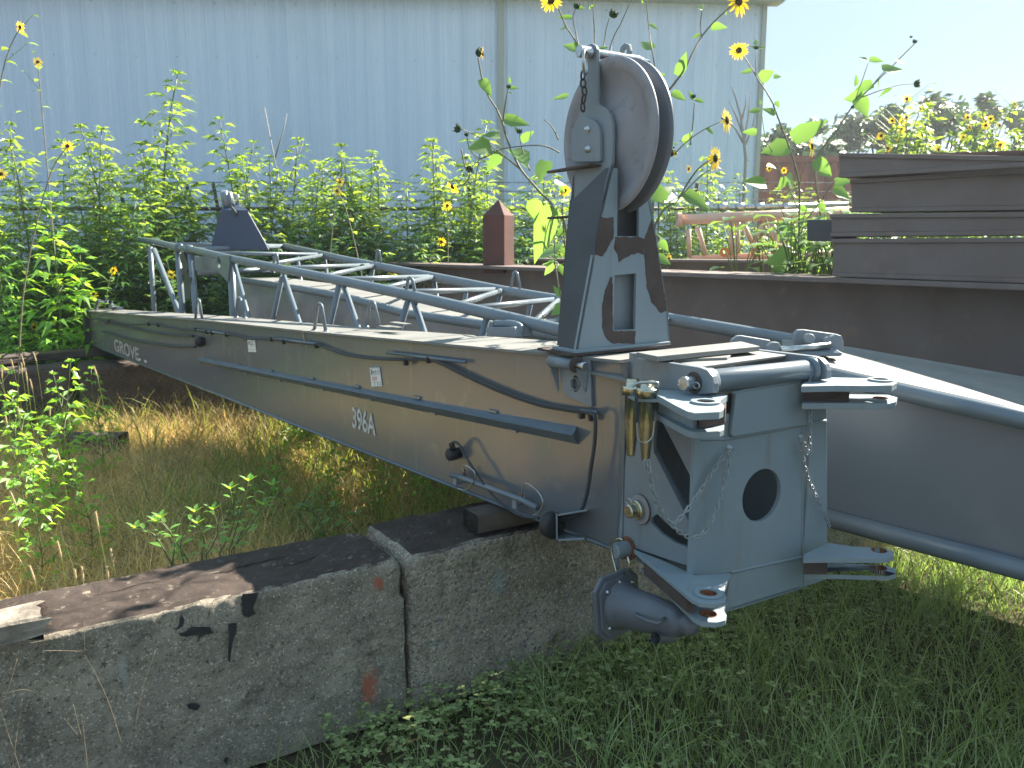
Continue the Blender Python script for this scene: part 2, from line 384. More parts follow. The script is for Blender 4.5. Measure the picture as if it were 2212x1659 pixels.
m = MB().box((WR+.02, BY-.02, WH/2), (.035, 0, 0), (0, .05, 0), (0, 0, WH/2)); m.box((WR+.03, BY+9, WH/2), (.02, 0, 0), (0, 8.9, 0), (0, 0, WH/2)); m.build('corner_trim', M['trim'], bld)
MB().box(((WL+WR)/2+.1, BY-.10, WH+.09), ((WR-WL)/2+.17, 0, 0), (0, .16, 0), (0, 0, .09)).build('gutter', M['trim'], bld, .01)
MB().prism([V((WL, BY+.07, WH+.18)), V((WR+.2, BY+.07, WH+.18)), V((WR+.2, BY+9, WH+1.1)), V((WL, BY+9, WH+1.1))], (0, 0, .05)).build('roof', M['trim'], bld)
MB().box(((WL+WR)/2, BY+18, WH/2), ((WR-WL)/2, 0, 0), (0, .05, 0), (0, 0, WH/2)).build('rear_wall', M['wall'], bld)
sc = MB()
for zz in (1.6, 3.1, 4.6, 5.4):
    x = WL+.2
    while x < WR:
        sc.cyl((x, BY-.012, zz+random.uniform(-.02, .02)), (0, 1, 0), .006, .012, 6); x += .305*2
sc.build('wall_screws', M['pole'], bld); bld.rotation_euler = (0, 0, R(4.5))

# ---------------------------------------------------------------- chain-link fence
FY = 11.0; rz = atY(600, 451, FY).z
fen = thing('chain_link_fence', (-4, FY, 0), 'chain link fence with dark top rail and barbed wire before the metal wall', 'fence')
MB().tube([(-12, FY, rz), (5, FY, rz)], .024, 8).build('top_rail', M['pole'], fen)
for px in (-30, 205, 268, 413, 470, 760, 1015, 1240, 1500):
    q = atY(px, 470, FY).x
    MB().tube([(q, FY+.03, 0), (q, FY+.03, rz+.02), (q, FY-.1, rz+.33)], .024, 8).build('fence_post', M['pole'], fen)
me = MB(); s_ = .11; x = -9.5
while x < 1.8:
    for sg in (1, -1):
        x0 = x if sg > 0 else x+rz
        x1 = x0+sg*rz
        a, b = V((x0, FY+.01*sg, 0)), V((x1, FY+.01*sg, rz)); u = (b-a).normalized().cross(V((0, 1, 0)))*.0035
        me.add([a-u, a+u, b+u, b-u], [(0, 1, 2, 3)])
    x += s_
me.build('wire_mesh', M['wire'], fen)
for k in range(3):
    me = MB(); z = rz+.11+.11*k; y = FY-.03-.035*k
    me.tube([(-12+i*.5, y, z+.006*math.sin(i*1.7)) for i in range(35)], .004, 4)
    for i in range(130): 
        q = V((-12+i*.13, y, z)); me.tube([q-V((.015, 0, .02)), q+V((.015, 0, .02))], .003, 3, False)
    me.build('barbed_wire', M['wire'], fen)

# ---------------------------------------------------------------- rusty I-beams and their stack
def ibeam(m, a, b, h, w, back, tf=.028, tw=.02):
    """I-section from a to b (top front edge), height h, flange width w; back points away from the camera"""
    a, b = V(a), V(b); bk = V(back)
    for z0, z1, y0, y1 in ((-tf, 0, 0, w), (-h, -h+tf, 0, w), (-h+tf, -tf, w/2-tw/2, w/2+tw/2)):
        m.prism([a+bk*y0+UP*z0, b+bk*y0+UP*z0, b+bk*y0+UP*z1, a+bk*y0+UP*z1], bk*(y1-y0))
    return m
BZ = 1.52; Ba, Bb = atz(816, 566, BZ), atz(1800, 600, BZ); BD = (Bb-Ba).normalized(); BN = V((-BD.y, BD.x, 0))
if BN.y < 0: BN = -BN
Bc = Bb+BD*4.0
o = ibeam(MB(), Ba, Bc, 1.15, .46, BN).build('steel_beam', M['beamrust'], None, .004)
tag(recentre(o), 'very long deep rusty steel I-beam lying behind the grey jib, under the beam stack', 'steel beam')
b2a, b2b = atz(1000, 557.5, 1.56), atz(1815, 563, 1.56)
d2 = (b2b-b2a).normalized(); n2 = V((-d2.y, d2.x, 0)); n2 = n2 if n2.y > 0 else -n2
o = ibeam(MB(), b2a, b2b+d2*2, .5, .4, n2).build('steel_beam', M['beamrust'], None, .004)
tag(recentre(o), 'farther rusty I-beam just visible beyond the long beam, under the pale pink boom section', 'steel beam')
pc = atY(1077, 500, 7.6); pc = V((pc.x, 7.6, 1.45)); zt = atY(1077, 466, 7.6).z; za = atY(1077, 430, 7.6).z; hw = 35*7.6/FP*.72
m = MB(); cs = [pc+V((math.cos(R(45*0+20+90*k))*hw*1.41, math.sin(R(20+90*k))*hw*1.41, 0)) for k in range(4)]
top = [V((c.x, c.y, zt)) for c in cs]; ap = V((pc.x, pc.y, za))
m.add(cs+top+[ap], [(0, 1, 5, 4), (1, 2, 6, 5), (2, 3, 7, 6), (3, 0, 4, 7), (4, 5, 8), (5, 6, 8), (6, 7, 8), (7, 4, 8), (3, 2, 1, 0)])
o = m.build('steel_post', M['redrust'], None, .006); tag(recentre(o), 'square dark rusty post with a pointed pyramid top standing on the long beam', 'post')
# stack
def BP(x, y, off=0): return pln(x, y, Bb+BN*off, BN)
stack = [
 ('steel_beam', 'bottom beam of the dark rusty stack at the right, resting on the long beam', 1796, 516, 597, 513, 612, .02, 1.0),
 ('steel_beam', 'shallow second beam from the bottom in the dark rusty stack', 1793, 462, 511, 458, 508, .03, 1.0),
 ('steel_beam', 'third beam up in the rusty stack, its left end set back from the others', 1836, 388, 458, 364, 454, .05, 1.0),
 ('steel_beam', 'topmost beam of the dark rusty stack at the right, below the yellow flowers', 1811, 330, 384, 337, 361, .0, 1.0)]
for nm, lb, xl, yt, yb, yt2, yb2, off, _ in stack:
    a, b, c, d = BP(xl, yt, off), BP(2212, yt2, off), BP(2212, yb2, off), BP(xl, yb, off)
    # extend to the right outside the frame
    b = a+(b-a)*2.6; c = d+(c-d)*2.6
    m = MB(); tf = .022; wd = .30
    m.prism([a, b, b-UP*tf, a-UP*tf], BN*wd); m.prism([d+UP*tf, c+UP*tf, c, d], BN*wd)
    m.prism([a-UP*tf, b-UP*tf, c+UP*tf, d+UP*tf], BN*.02)
    m.v = m.v[:-8]+[tuple(V(q)+BN*.012) for q in m.v[-8:]]
    o = m.build(nm, M['beamrust'], None, .003); tag(recentre(o), lb, 'steel beam', 'stack of rusty beams')
a = BP(1742, 474, .06); b = BP(1800, 474, .06); c = BP(1800, 521, .06); d = BP(1742, 521, .06)
o = MB().prism([a, b, c, d], BN*.22).build('steel_block', M['dark'], None, .008); tag(recentre(o), 'black square tube end poking out left of the rusty stack', 'steel tube')

# ---------------------------------------------------------------- pale boom section on the far beam, red container
PY = 9.6
pb = thing('boom_section', atY(1650, 560, PY), 'pale pink tubular crane boom section lying beyond the beams', 'boom section')
def bt(n, a, b, r, mm, y0=0, y1=None):
    y1 = y0 if y1 is None else y1
    MB().tube([atY(*a, PY+y0), atY(*b, PY+y1)], r, 10).build(n, mm, pb)
bt('chord', (1466, 475), (1830, 458), .062, M['pinkpaint'])
bt('chord', (1512, 450), (1830, 442), .035, M['zinc'], .9)
bt('chord', (1490, 560), (1830, 546), .045, M['pinkpaint'], .1)
for a, b in (((1487, 495), (1489, 556)), ((1507, 490), (1524, 552)), ((1580, 478), (1579, 552)), ((1592, 478), (1594, 548)), ((1604, 480), (1626, 528)), ((1652, 476), (1626, 530)), ((1655, 476), (1688, 540)), ((1662, 474), (1697, 540))):
    bt('brace', a, b, .028 if a[0] != 1652 else .024, M['pinkpaint'])
for x in (1520, 1560, 1598, 1640, 1700):
    bt('end_fitting', (x-9, 448), (x+9, 447), .055, M['zinc'], .85)
for x, y in ((1565, 545), (1632, 546), (1675, 540), (1690, 541), (1680, 541)):
    q = atY(x, y, PY-.1); MB().ring(q, (0.3, 1, 0), .022, .055, .03, 16).build('orange_lug', M['orange'], pb)
r0 = MB().ring(atY(1468, 475, PY-.01)+V((-.03, 0, 0)), (1, 0, 0), .04, .085, .05, 18).build('pin_boss', M['pinkpaint'], pb)
ca, cb = atY(1637, 338, 19), atY(1822, 338, 19)
con = thing('shipping_container', V((ca.x+2, 20, 0)), 'dull red ribbed container far behind the weeds, right of the metal building', 'container')
m = MB(); x = ca.x; k = 0; pts = []
while x < cb.x+3: pts.append(V((x, 19+(0.0 if k % 4 < 2 else .06), 0))); x += .09; k += 1
n = len(pts); m.add(pts+[p+UP*(ca.z-.12) for p in pts], [(i, i+1, n+i+1, n+i) for i in range(n-1)])
m.build('side_wall', M['container'], con)
MB().box(((ca.x+cb.x+3)/2, 20.2, ca.z-.06), ((cb.x+3-ca.x)/2, 0, 0), (0, 1.25, 0), (0, 0, .07)).build('roof', M['container'], con)
MB().box((ca.x-.02, 20.2, ca.z/2), (.05, 0, 0), (0, 1.22, 0), (0, 0, ca.z/2-.08)).build('end_wall', M['container'], con)

# ---------------------------------------------------------------- concrete blocks
BLD = V((.845, .535, 0)).normalized(); BLN = V((-BLD.y, BLD.x, 0)); JP = V((-.375, 2.735, 0))
def block(name, org, dirv, L_, D_, H_, material, label, seed, rr=.022, cut=None, step=.017, gp=None, amp=1.0, gv=None):
    ang = math.atan2(dirv.y, dirv.x); m = MB(); S_ = V((L_, D_, H_))
    idx = {}; vs = []; fs = []
    def vid(p):
        k = (round(p[0], 4), round(p[1], 4), round(p[2], 4))
        if k not in idx: idx[k] = len(vs); vs.append(V(p))
        return idx[k]
    def grid(o_, a, b):
        na = max(1, round(a.length/step)); nb = max(1, round(b.length/step))
        for i in range(na):
            for j in range(nb):
                q = [o_+a*(i+di)/na+b*(j+dj)/nb for di, dj in ((0, 0), (1, 0), (1, 1), (0, 1))]
                fs.append(tuple(vid(p) for p in q))
    X, Y, Z = V((L_, 0, 0)), V((0, D_, 0)), V((0, 0, H_))
    grid(V((0, 0, 0)), X, Z); grid(V((0, D_, 0)), Z, X); grid(V((0, 0, 0)), Z, Y); grid(V((L_, 0, 0)), Y, Z); grid(Z.copy(), X, Y)
    out = []
    for p in vs:
        n1 = noise.fractal(p*5+V((seed, 0, 0)), 1, 2, 4); n2_ = noise.fractal(p*22+V((seed, 5, 0)), 1, 2, 4)
        r = max(.006, rr*.6+.016*max(0, n1)+.012*n2_)
        if cut: r += cut(p)
        q = V((min(max(p.x, r), L_-r), min(max(p.y, r), D_-r), min(p.z, H_-r)))
        d = p-q; l = d.length
        p2 = q+d.normalized()*min(l, r) if l > 1e-6 else p.copy()
        am = amp*(.006 if p.z > .02 else 0)
        cen = V((L_/2, D_/2, H_/2)); dn = V(((p.x-cen.x)/L_, (p.y-cen.y)/D_, (p.z-cen.z)/H_))
        ax = max(range(3), key=lambda i: abs(dn[i])); nn = V((0, 0, 0)); nn[ax] = math.copysign(1, dn[ax])
        p2 += nn*(n1*.012*amp+n2_*am)
        if gv: p2.z += gv(p)
        out.append(p2)
    m.add(out, fs, 0, True); o = m.build(name, material); o.location = org; o.rotation_euler = (0, 0, ang)
    return tag(o, label, 'concrete block', gp)
o1 = JP-BLD*1.83
def lc(x, y, org=None):      # pixel on the block front plane -> local x, z
    q = pln(x, y, JP, BLN); return ((q-(org if org is not None else o1)).dot(BLD), q.z)
ORG = (.46, .12, .06)
mk = []
for (x, y, rx, rz_, c, a) in ((797, 1478, .055, .11, ORG, .85), (818, 1262, .035, .05, ORG, .85), (795, 1200, .04, .012, ORG, .6), (915, 1452, .03, .035, (.30, .13, .08), .9), (268, 1455, .018, .10, (.45, .47, .46), .7)):
    lx, lz = lc(x, y); mk.append((lx, lz, rx*1.3, rz_*1.3, c, a))
M['conc1'] = concrete('stained_concrete', (.50, .44, .345), (.24, .215, .175), .575, False, mk)
mk = []
for (x, y, rx, rz_, c, a) in ((1085, 1250, .06, .09, (.36, .42, .38), .75), (1000, 1370, .03, .06, (.28, .32, .30), .5)):
    lx, lz = lc(x, y, JP+BLD*.03); mk.append((lx, lz, rx*1.3, rz_*1.3, c, a))
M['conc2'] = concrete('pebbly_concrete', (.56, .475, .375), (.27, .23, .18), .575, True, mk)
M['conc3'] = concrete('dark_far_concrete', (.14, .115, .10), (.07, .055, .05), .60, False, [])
gk = [(lambda q: ((q-o1).dot(BLD), (q-o1).dot(BLN)))(atz(*q, .6)) for q in ((440, 1243), (500, 1232), (560, 1216), (640, 1202))]
def groove(p):
    if p.z < .59: return 0
    best = 9
    for (ax_, ay_), (bx_, by_) in zip(gk, gk[1:]):
        a, b = V((ax_, ay_)), V((bx_, by_)); q = V((p.x, p.y+.006*noise.noise(p*30))); t = max(0, min(1, (q-a).dot(b-a)/(b-a).length_squared)); best = min(best, (q-a.lerp(b, t)).length)
    return -.05*max(0, 1-best/.02)
def cut1(p):      # broken right-hand end of the left block
    e = max(0, (p.x-1.58)/.25); return e*e*(.05 if p.z > .45 else .008)
b1 = block('concrete_block', o1, BLD, 1.83, .37, .60, M['conc1'], 'long stained concrete block at lower left with black tar blotches and orange spray marks', 3, cut=cut1, step=.012)
# tar blotches and crack grooves belong to the block: thin splats on its front, as a part
from mathutils.bvhtree import BVHTree
def crack(pts, wd, name='open_crack'):
    bvh = BVHTree.FromPolygons([v.co for v in b1.data.vertices], [tuple(p.vertices) for p in b1.data.polygons]); c = []
    for (ax_, ay_), (bx_, by_) in zip(pts, pts[1:]):
        for k in range(10): c.append((ax_+(bx_-ax_)*k/10, ay_+(by_-ay_)*k/10))
    n = len(c); vs = []; d = (V(pts[-1])-V(pts[0])).normalized(); nv = V((-d.y, d.x))
    for i, q in enumerate(c):
        w_ = wd*math.sin(math.pi*min(1, i/(n-1)*1.0))**.7*(.6+.8*abs(noise.noise(V((i*.37, wd*99, 0))))); off = noise.noise(V((i*.21, 4, wd*50)))*.010
        for sg in (-1, 1):
            p = V(q)+nv*(off+sg*w_); h = bvh.ray_cast(V((p.x, p.y, .8)), V((0, 0, -1)))[0]; vs.append(V((p.x, p.y, (h.z if h else .6)+.0015)))
    m = MB().add(vs, [(2*i, 2*i+2, 2*i+3, 2*i+1) for i in range(n-1)]); o = m.build(name, M['char']); o.parent = b1
crack(gk, .0075); crack([(a-.35, b_+.035) for a, b_ in gk], .0025); crack([(a+.22, b_-.05) for a, b_ in gk[:3]], .003); crack([(a-.7, b_-.06) for a, b_ in gk[:3]], .002)
def splat(pts, th=.004):
    q = [pln(a, b, JP, BLN)-BLN*.012 for a, b in pts]; q2 = []
    for i in range(len(q)):
        for k in range(3):
            p = q[i].lerp(q[(i+1) % len(q)], k/3); p += (BLD*noise.noise(p*60)+UP*noise.noise(p*60+V((9, 0, 0))))*.006; q2.append(p)
    tarm = MB().prism(q2, -BLN*th); t_ = tarm.build('tar_blotch', M['black']); t_.parent = b1; t_.matrix_parent_inverse = (Matrix.Translation(b1.location) @ Matrix.Rotation(math.atan2(BLD.y, BLD.x), 4, 'Z')).inverted()
def L8(pts): return [(a*.4948, 1036.9+b*.4948) for a, b in pts]
splat(L8([(1055, 490), (1120, 484), (1108, 520), (1098, 556), (1110, 575), (1085, 594), (1055, 580), (1048, 540)]))
splat(L8([(790, 578), (803, 595), (790, 630), (765, 648), (778, 620)]))
splat(L8([(800, 655), (840, 632), (905, 632), (928, 655), (900, 665), (875, 668), (865, 688), (858, 668), (810, 676), (775, 664)]))
splat(L8([(995, 620), (1028, 618), (1022, 670), (1008, 710), (996, 790), (990, 780), (998, 700)]))
splat(L8([(806, 975), (835, 965), (872, 975), (860, 993), (812, 990)]))
splat(L8([(975, 1205), (995, 1200), (985, 1235), (970, 1220)]))
def cut2(p):
    return max(0, (.10-p.x)/.10)*(.02 if p.z > .4 else .004)
block('concrete_block', JP+BLD*.012-BLN*.0, BLD, 1.9, .42, .60, M['conc2'], 'pebbly broken concrete block carrying the grey jib, right of the stained one', 11, rr=.03, cut=cut2, step=.02)
block('concrete_block', JP+BLD*1.96+BLN*.02, BLD, 1.2, .42, .55, M['conc2'], 'pebbly concrete block mostly hidden behind the jib head and the right-hand girder', 19, rr=.03, step=.035)
fb = atz(165, 793, .6); fd = (atz(480, 776, .6)-fb).normalized(); fb.z = 0
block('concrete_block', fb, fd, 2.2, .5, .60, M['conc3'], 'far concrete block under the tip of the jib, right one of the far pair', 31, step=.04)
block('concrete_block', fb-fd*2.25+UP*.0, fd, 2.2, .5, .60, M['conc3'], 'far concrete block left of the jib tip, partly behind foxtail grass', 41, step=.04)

# ---------------------------------------------------------------- timbers
def timber(c, d, L_, w_, h_, name, label, mats, seed, tilt=0, splinter=0):
    d = V(d).normalized(); d = V((d.x*math.cos(tilt), d.y*math.cos(tilt), math.sin(tilt))); s_ = d.cross(UP).normalized(); u = s_.cross(d)
    m = MB(); NL = max(8, int(L_/.02)); ring = []
    K = 6; prof = []
    for k in range(K): prof.append((-1+2*k/K, -1))
    for k in range(K): prof.append((1, -1+2*k/K))
    for k in range(K): prof.append((1-2*k/K, 1))
    for k in range(K): prof.append((-1, 1-2*k/K))
    n = len(prof); vs = []
    for i in range(NL+1):
        t = i/NL*L_
        for (a, b) in prof:
            f_ = 1-.06*(abs(a) > .9 and abs(b) > .9)
            p = V((a*5, b*5, seed)); g = noise.noise(V((t*1.5, a*3+seed, b*3)))*.006+noise.noise(V((t*9, a*8+seed, b*8)))*.004
            dt = 0
            if splinter and i > NL*.7: dt = noise.noise(V((a*4, b*4, seed)))*splinter*(i/NL-.7)/.3
            vs.append(V(c)+d*(t-L_/2+dt)+s_*(a*w_/2*f_+g)+u*(b*h_/2*f_+g))
    fs = [(i*n+k, i*n+(k+1) % n, (i+1)*n+(k+1) % n, (i+1)*n+k) for i in range(NL) for k in range(n)]
    m.add(vs, fs, 0, False); m.add([], [])
    for i, sgn in ((0, 1), (NL, -1)):
        ce = sum((vs[i*n+k] for k in range(n)), V((0, 0, 0)))/n; o_ = len(m.v); m.v.append(tuple(ce))
        for k in range(n):
            f_ = (i*n+k, i*n+(k+1) % n, o_); m.f.append(f_[::-1] if sgn > 0 else f_); m.m.append(1); m.sm.append(False)
    o = m.build(name, mats); tag(recentre(o), label, 'timber'); return o
TW = [M['timber'], M['char']]
ta = atz(1022, 1118, .655)
timber(ta+V((.35, .20, -.005)), BLD, .85, .115, .075, 'timber', 'grey cracked timber block on the pebbly concrete under the jib', TW, 1)
tb = atz(55, 1345, .64)
timber(tb+V((-.27, -.17, .0)), BLD+V((0, -.02, 0)), .72, .12, .075, 'timber', 'pale splintered timber end lying on the tarred top of the left block', [M['oldwood'], M['char']], 4, 0, .09)
fa, fbb = atz(-60, 782, .66), atz(232, 757, .66)
timber((fa+fbb)/2+UP*.0, fbb-fa, (fbb-fa).length, .22, .085, 'timber', 'long dark weathered timber under the jib tip at far left', TW, 6)
lg = atz(232, 962, .1)
timber(lg+V((-.18, 0, .02)), (1, .03, 0), .62, .2, .15, 'timber', 'half-buried dark square log end in the dry grass under the jib', [M['timber'], M['char']], 8)

# ---------------------------------------------------------------- the grey jib: tapered box girder, head, sheave mast
jib = thing('crane_jib', V((W0.x, W0.y, .7)), 'long tapered grey crane jib stencilled 396A, carrying an upright sheave mast', 'crane jib')
def girder(off, st, w0, w1, th=.008):
    """closed box girder from stations (x, top y, bottom z or None): near face on the web plane"""
    m = MB(); sec = []
    for i, (x, yt, zb) in enumerate(st):
        f_ = i/(len(st)-1); p = W(x, yt, off); wd = w0+(w1-w0)*f_; q = V((p.x, p.y, zb))
        sec.append([p, p-WN*wd, q-WN*wd, q])
    vs = [p for s_ in sec for p in s_]; fs = []
    for i in range(len(sec)-1):
        for k in range(4): a = i*4+k; b = i*4+(k+1) % 4; fs.append((a, b, b+4, a+4))
    fs.append((0, 3, 2, 1)); e = (len(sec)-1)*4; fs.append((e, e+1, e+2, e+3))
    m.add(vs, fs); return m, sec
st = [(192, 673, .715), (433, 693, .712), (691, 721, .708), (873, 738, .705), (1100, 760, .702), (1343, 784, .70)]
m, sec = girder(0, st, .26, .34)
body = m.build('box_girder', M['web'], jib, .003)
tp = MB()
for (a, b) in zip(sec, sec[1:]):
    tp.prism([a[0]+WN*.012, b[0]+WN*.012, b[1]-WN*.012, a[1]-WN*.012], UP*.010)
M['topdust'] = mat('dusty_grey_paint', (.22, .22, .21), .68, 0, (.16, .165, .16), 5, (.35, .7), .05, 30, .3, 6, (.30, .29, .26), 12, (.6, .8))
tp.build('top_plate', M['topdust'], jib)
bl = MB(); q0, q1 = sec[0][3], sec[-1][3]
bl.tube([q0+WN*.004+UP*.004, q1+WN*.004+UP*.004], .007, 6); bl.build('bottom_weld', M['tube'], jib)
# stiffener angle
up_ = [W(429, 771), W(922, 866), W(1247, 921)]; rd = [W(429, 779, .04), W(922, 878, .045), W(1236, 941, .045)]; lo = [W(430, 784), W(922, 891), W(1250, 960)]
m = MB(); vs = up_+rd+lo
m.add(vs, [(0, 3, 4, 1), (1, 4, 5, 2), (3, 6, 7, 4), (4, 7, 8, 5), (0, 6, 3), (2, 5, 8)]); m.build('stiffener_angle', M['tube'], jib)
m = MB()
for f_ in (.08, .2, .33, .47, .6, .74, .88): 
    a = up_[0].lerp(up_[2], f_); m.box(a+WN*.004, WD*.025, WN*.005, UP*.005); 
    a = lo[0].lerp(lo[2], f_+.03); m.box(a+WN*.004, WD*.022, WN*.005, UP*.004)
m.build('weld_bead', M['tube'], jib)
# cable and conduits
def cab(name, pts, r, off, mm=None, par=None, n=6):
    q = [W(x, y, off) for x, y in pts]; qs = []
    for i in range(len(q)-1):
        p0, p1, p2, p3 = q[max(i-1, 0)], q[i], q[i+1], q[min(i+2, len(q)-1)]
        for k in range(5):
            t = k/5; qs.append(.5*((2*p1)+(p2-p0)*t+(2*p0-5*p1+4*p2-p3)*t*t+(3*p1-p0-3*p2+p3)*t**3))
    qs.append(q[-1]); return MB().tube(qs, r, n).build(name, mm or M['cable'], par or jib)
def c4(a, b): return 172.8+.2604*a, 403.2+.2604*b
def c5(a, b): return 691.2+.2604*a, 489.6+.2604*b
def cB(a, b): return 921.7+.2431*a, 864+.2431*b
cab('cable', [c4(100, 1095), c4(240, 1115), c4(430, 1145), c4(600, 1135), c4(760, 1175), c4(950, 1195), c4(1220, 1220), c4(1400, 1260), c4(1600, 1270), c4(1980, 1315), c5(0, 985), c5(200, 1060), c5(450, 1095), c5(700, 1105), c5(900, 1108), c5(1000, 1135), c5(1200, 1235), c5(1500, 1370), c5(1800, 1475), c5(2000, 1515), c5(2190, 1545)], .006, .018)
cab('cable', [c5(920, 1100), c5(1000, 1125), c5(1200, 1222), c5(1500, 1356), c5(1800, 1462), c5(2000, 1502), c5(2190, 1532), cB(1480, 130)], .0055, .02)
cab('cable', [c4(200, 1125), c4(400, 1165), c4(650, 1215), c4(940, 1240)], .008, .016)
cab('cable', [c4(190, 1200), c4(430, 1270), c4(600, 1300), c4(800, 1325), c4(960, 1328)], .009, .016)
cab('cable', [cB(1385, 105), cB(1475, 125), cB(1498, 200), cB(1490, 400), cB(1460, 600), cB(1430, 800), cB(1385, 960), cB(1330, 1030), cB(1240, 1060), cB(1165, 1050)], .0065, .05)
cab('cable', [cB(225, 400), cB(240, 372), cB(290, 400), cB(350, 510), cB(440, 650), cB(530, 780), cB(640, 900), cB(760, 990), cB(880, 1040), cB(1000, 1050)], .005, .05)
for a, b in ((c4(955, 1185), c4(1230, 1222)), (c4(1585, 1255), c4(1970, 1305)), (c5(555, 1045), c5(1210, 1125)), (cB(1370, 90), cB(1520, 115))):
    MB().tube([W(*a, .02), W(*b, .02)], .007, 8).build('conduit', M['tube'], jib)
m = MB()
for a in (c4(960, 1185), c4(1050, 1205), c4(1095, 1212), c4(1215, 1228), c4(1590, 1265), c4(1690, 1285), c4(1960, 1320), c4(570, 1140), c4(650, 1150), c4(240, 1115), c5(712, 1125), c5(900, 1105), cB(1378, 130), cB(1468, 150)):
    q = W(*a, .022); m.box(q, WD*.006, WN*.010, UP*.013)
m.build('cable_clip', M['black'], jib)
# U-clamp bracket and guard at the tip, small roller half-way
m = MB(); q = W(432, 738, .03); m.lathe(q, WD, [(-.02, .0001), (-.02, .035), (.02, .035), (.02, .0001)], 14); m.build('cable_guide', M['black'], jib)
m = MB(); e = sec[0]
m.box(e[0].lerp(e[3], .5)-WN*.1+WD*.03, WD*.03, WN*.15, UP*.19); m.build('tip_plate', M['dark'], jib, .005)
m = MB(); m.lathe(W(188, 715, .02)+WD*.05, WN, [(-.04, .0001), (-.04, .07), (.03, .07), (.03, .0001)], 16); m.build('tip_roller', M['black'], jib)
m = MB(); m.tube([atz(207, 668, 1.09), atz(212, 650, 1.2), atz(238, 652, 1.2), atz(245, 666, 1.09)], .018, 8); m.box(atz(250, 667, 1.09)+UP*.01, WD*.15, WN*.03, UP*.012); m.build('tip_bracket', M['tube'], jib)
# guide loops of bent rod
def loop(top, l1, l2, off, par, z=None):
    a, b, t = W(*l1, off), W(*l2, off), W(*top, off)
    u = (b-a); ht = t-(a+b)/2; pts = [a, a+ht*.8+u*.28]
    for k in range(1, 6):
        an = math.pi*(1-k/6); pts.append((a+b)/2+ht*(.8+.2*math.sin(an))+u*.22*math.cos(an))
    pts += [b+ht*.8-u*.28, b]
    m = MB().tube(pts, .0095, 8); m.lathe(a-UP*.002, UP, [(0, .018), (.006, .016), (.012, .008)], 10); m.lathe(b-UP*.002, UP, [(0, .018), (.006, .016), (.012, .008)], 10)
    return m.build('guide_loop', M['tube'], par)
loop((428, 647), (422, 690), (437, 691), -.03, jib); loop((516, 643), (510, 685), (529, 687), -.20, jib)
loop((690, 656), (679, 714), (704, 717), -.03, jib); loop((803, 651), (791, 706), (820, 707), -.22, jib)
m = MB(); m.box(W(845, 707, -.2), WD*.07, WN*.03, UP*.004); m.box(W(865, 704, -.2)+UP*.012, WD*.07, WN*.02, UP*.003); m.build('small_pad', M['topdust'], jib)

# stencils and paper labels on the web
FONT = bpy.data.fonts.load('<builtin>') if False else None
def text(body, a, b, h, mat_, name, off=.004, par=None, sx=None, shear=0, frac=None, slots=None):
    """flat lettering between two points of the web plane, h = cap height in metres"""
    cu = bpy.data.curves.new(name, 'FONT'); cu.body = body; cu.size = 1; cu.extrude = .0; cu.offset = .02 if slots else 0.0
    o = bpy.data.objects.new(name, cu); COL.objects.link(o); bpy.context.view_layer.update()
    dg = bpy.context.evaluated_depsgraph_get(); me = bpy.data.meshes.new_from_object(o.evaluated_get(dg)); bpy.data.objects.remove(o)
    xs = [v.co.x for v in me.vertices]; ys = [v.co.y for v in me.vertices]; x0, x1, y0, y1 = min(xs), max(xs), min(ys), max(ys)
    if slots:      # stencil bridges: cut narrow vertical gaps through every letter
        bm = bmesh.new(); bm.from_mesh(me)
        for sx0, sx1 in slots:
            for xx in (sx0, sx1):
                g_ = x0+(x1-x0)*xx; bmesh.ops.bisect_plane(bm, geom=bm.verts[:]+bm.edges[:]+bm.faces[:], plane_co=(g_, 0, 0), plane_no=(1, 0, 0))
            dl = [f_ for f_ in bm.faces if x0+(x1-x0)*sx0 < f_.calc_center_median().x < x0+(x1-x0)*sx1]
            bmesh.ops.delete(bm, geom=dl, context='FACES')
        bm.to_mesh(me); bm.free()
    u = V(b)-V(a)
    for v in me.vertices:
        fx = (v.co.x-x0)/(x1-x0); fy = (v.co.y-y0)/(y1-y0)
        v.co = V(a)+u*fx+UP*(h*fy)+WN*off
    me.materials.clear(); me.materials.append(mat_)
    r = bpy.data.objects.new(name, me); COL.objects.link(r); p_ = par or jib; r.parent = p_; r.matrix_parent_inverse = Matrix.Translation(-p_.location); return r
a, b = W(763, 924), W(813, 943); text('396A', a, b, .108, M['white'], 'stencil_number', slots=[(.11, .125), (.36, .375), (.61, .625), (.885, .9)])
a, b = W(249, 758), W(302, 781); M['faded'] = mat('faded_stencil', (.48, .48, .46), .6, 0, (.26, .26, .25), 30, (.4, .7))
text('GROVE', a, b, .115, M['faded'], 'stencil_name', slots=[(.09, .10), (.3, .31), (.5, .51)])
a, b = W(300, 778), W(318, 784); text('- -', a, b, .02, M['white'], 'stencil_mark')
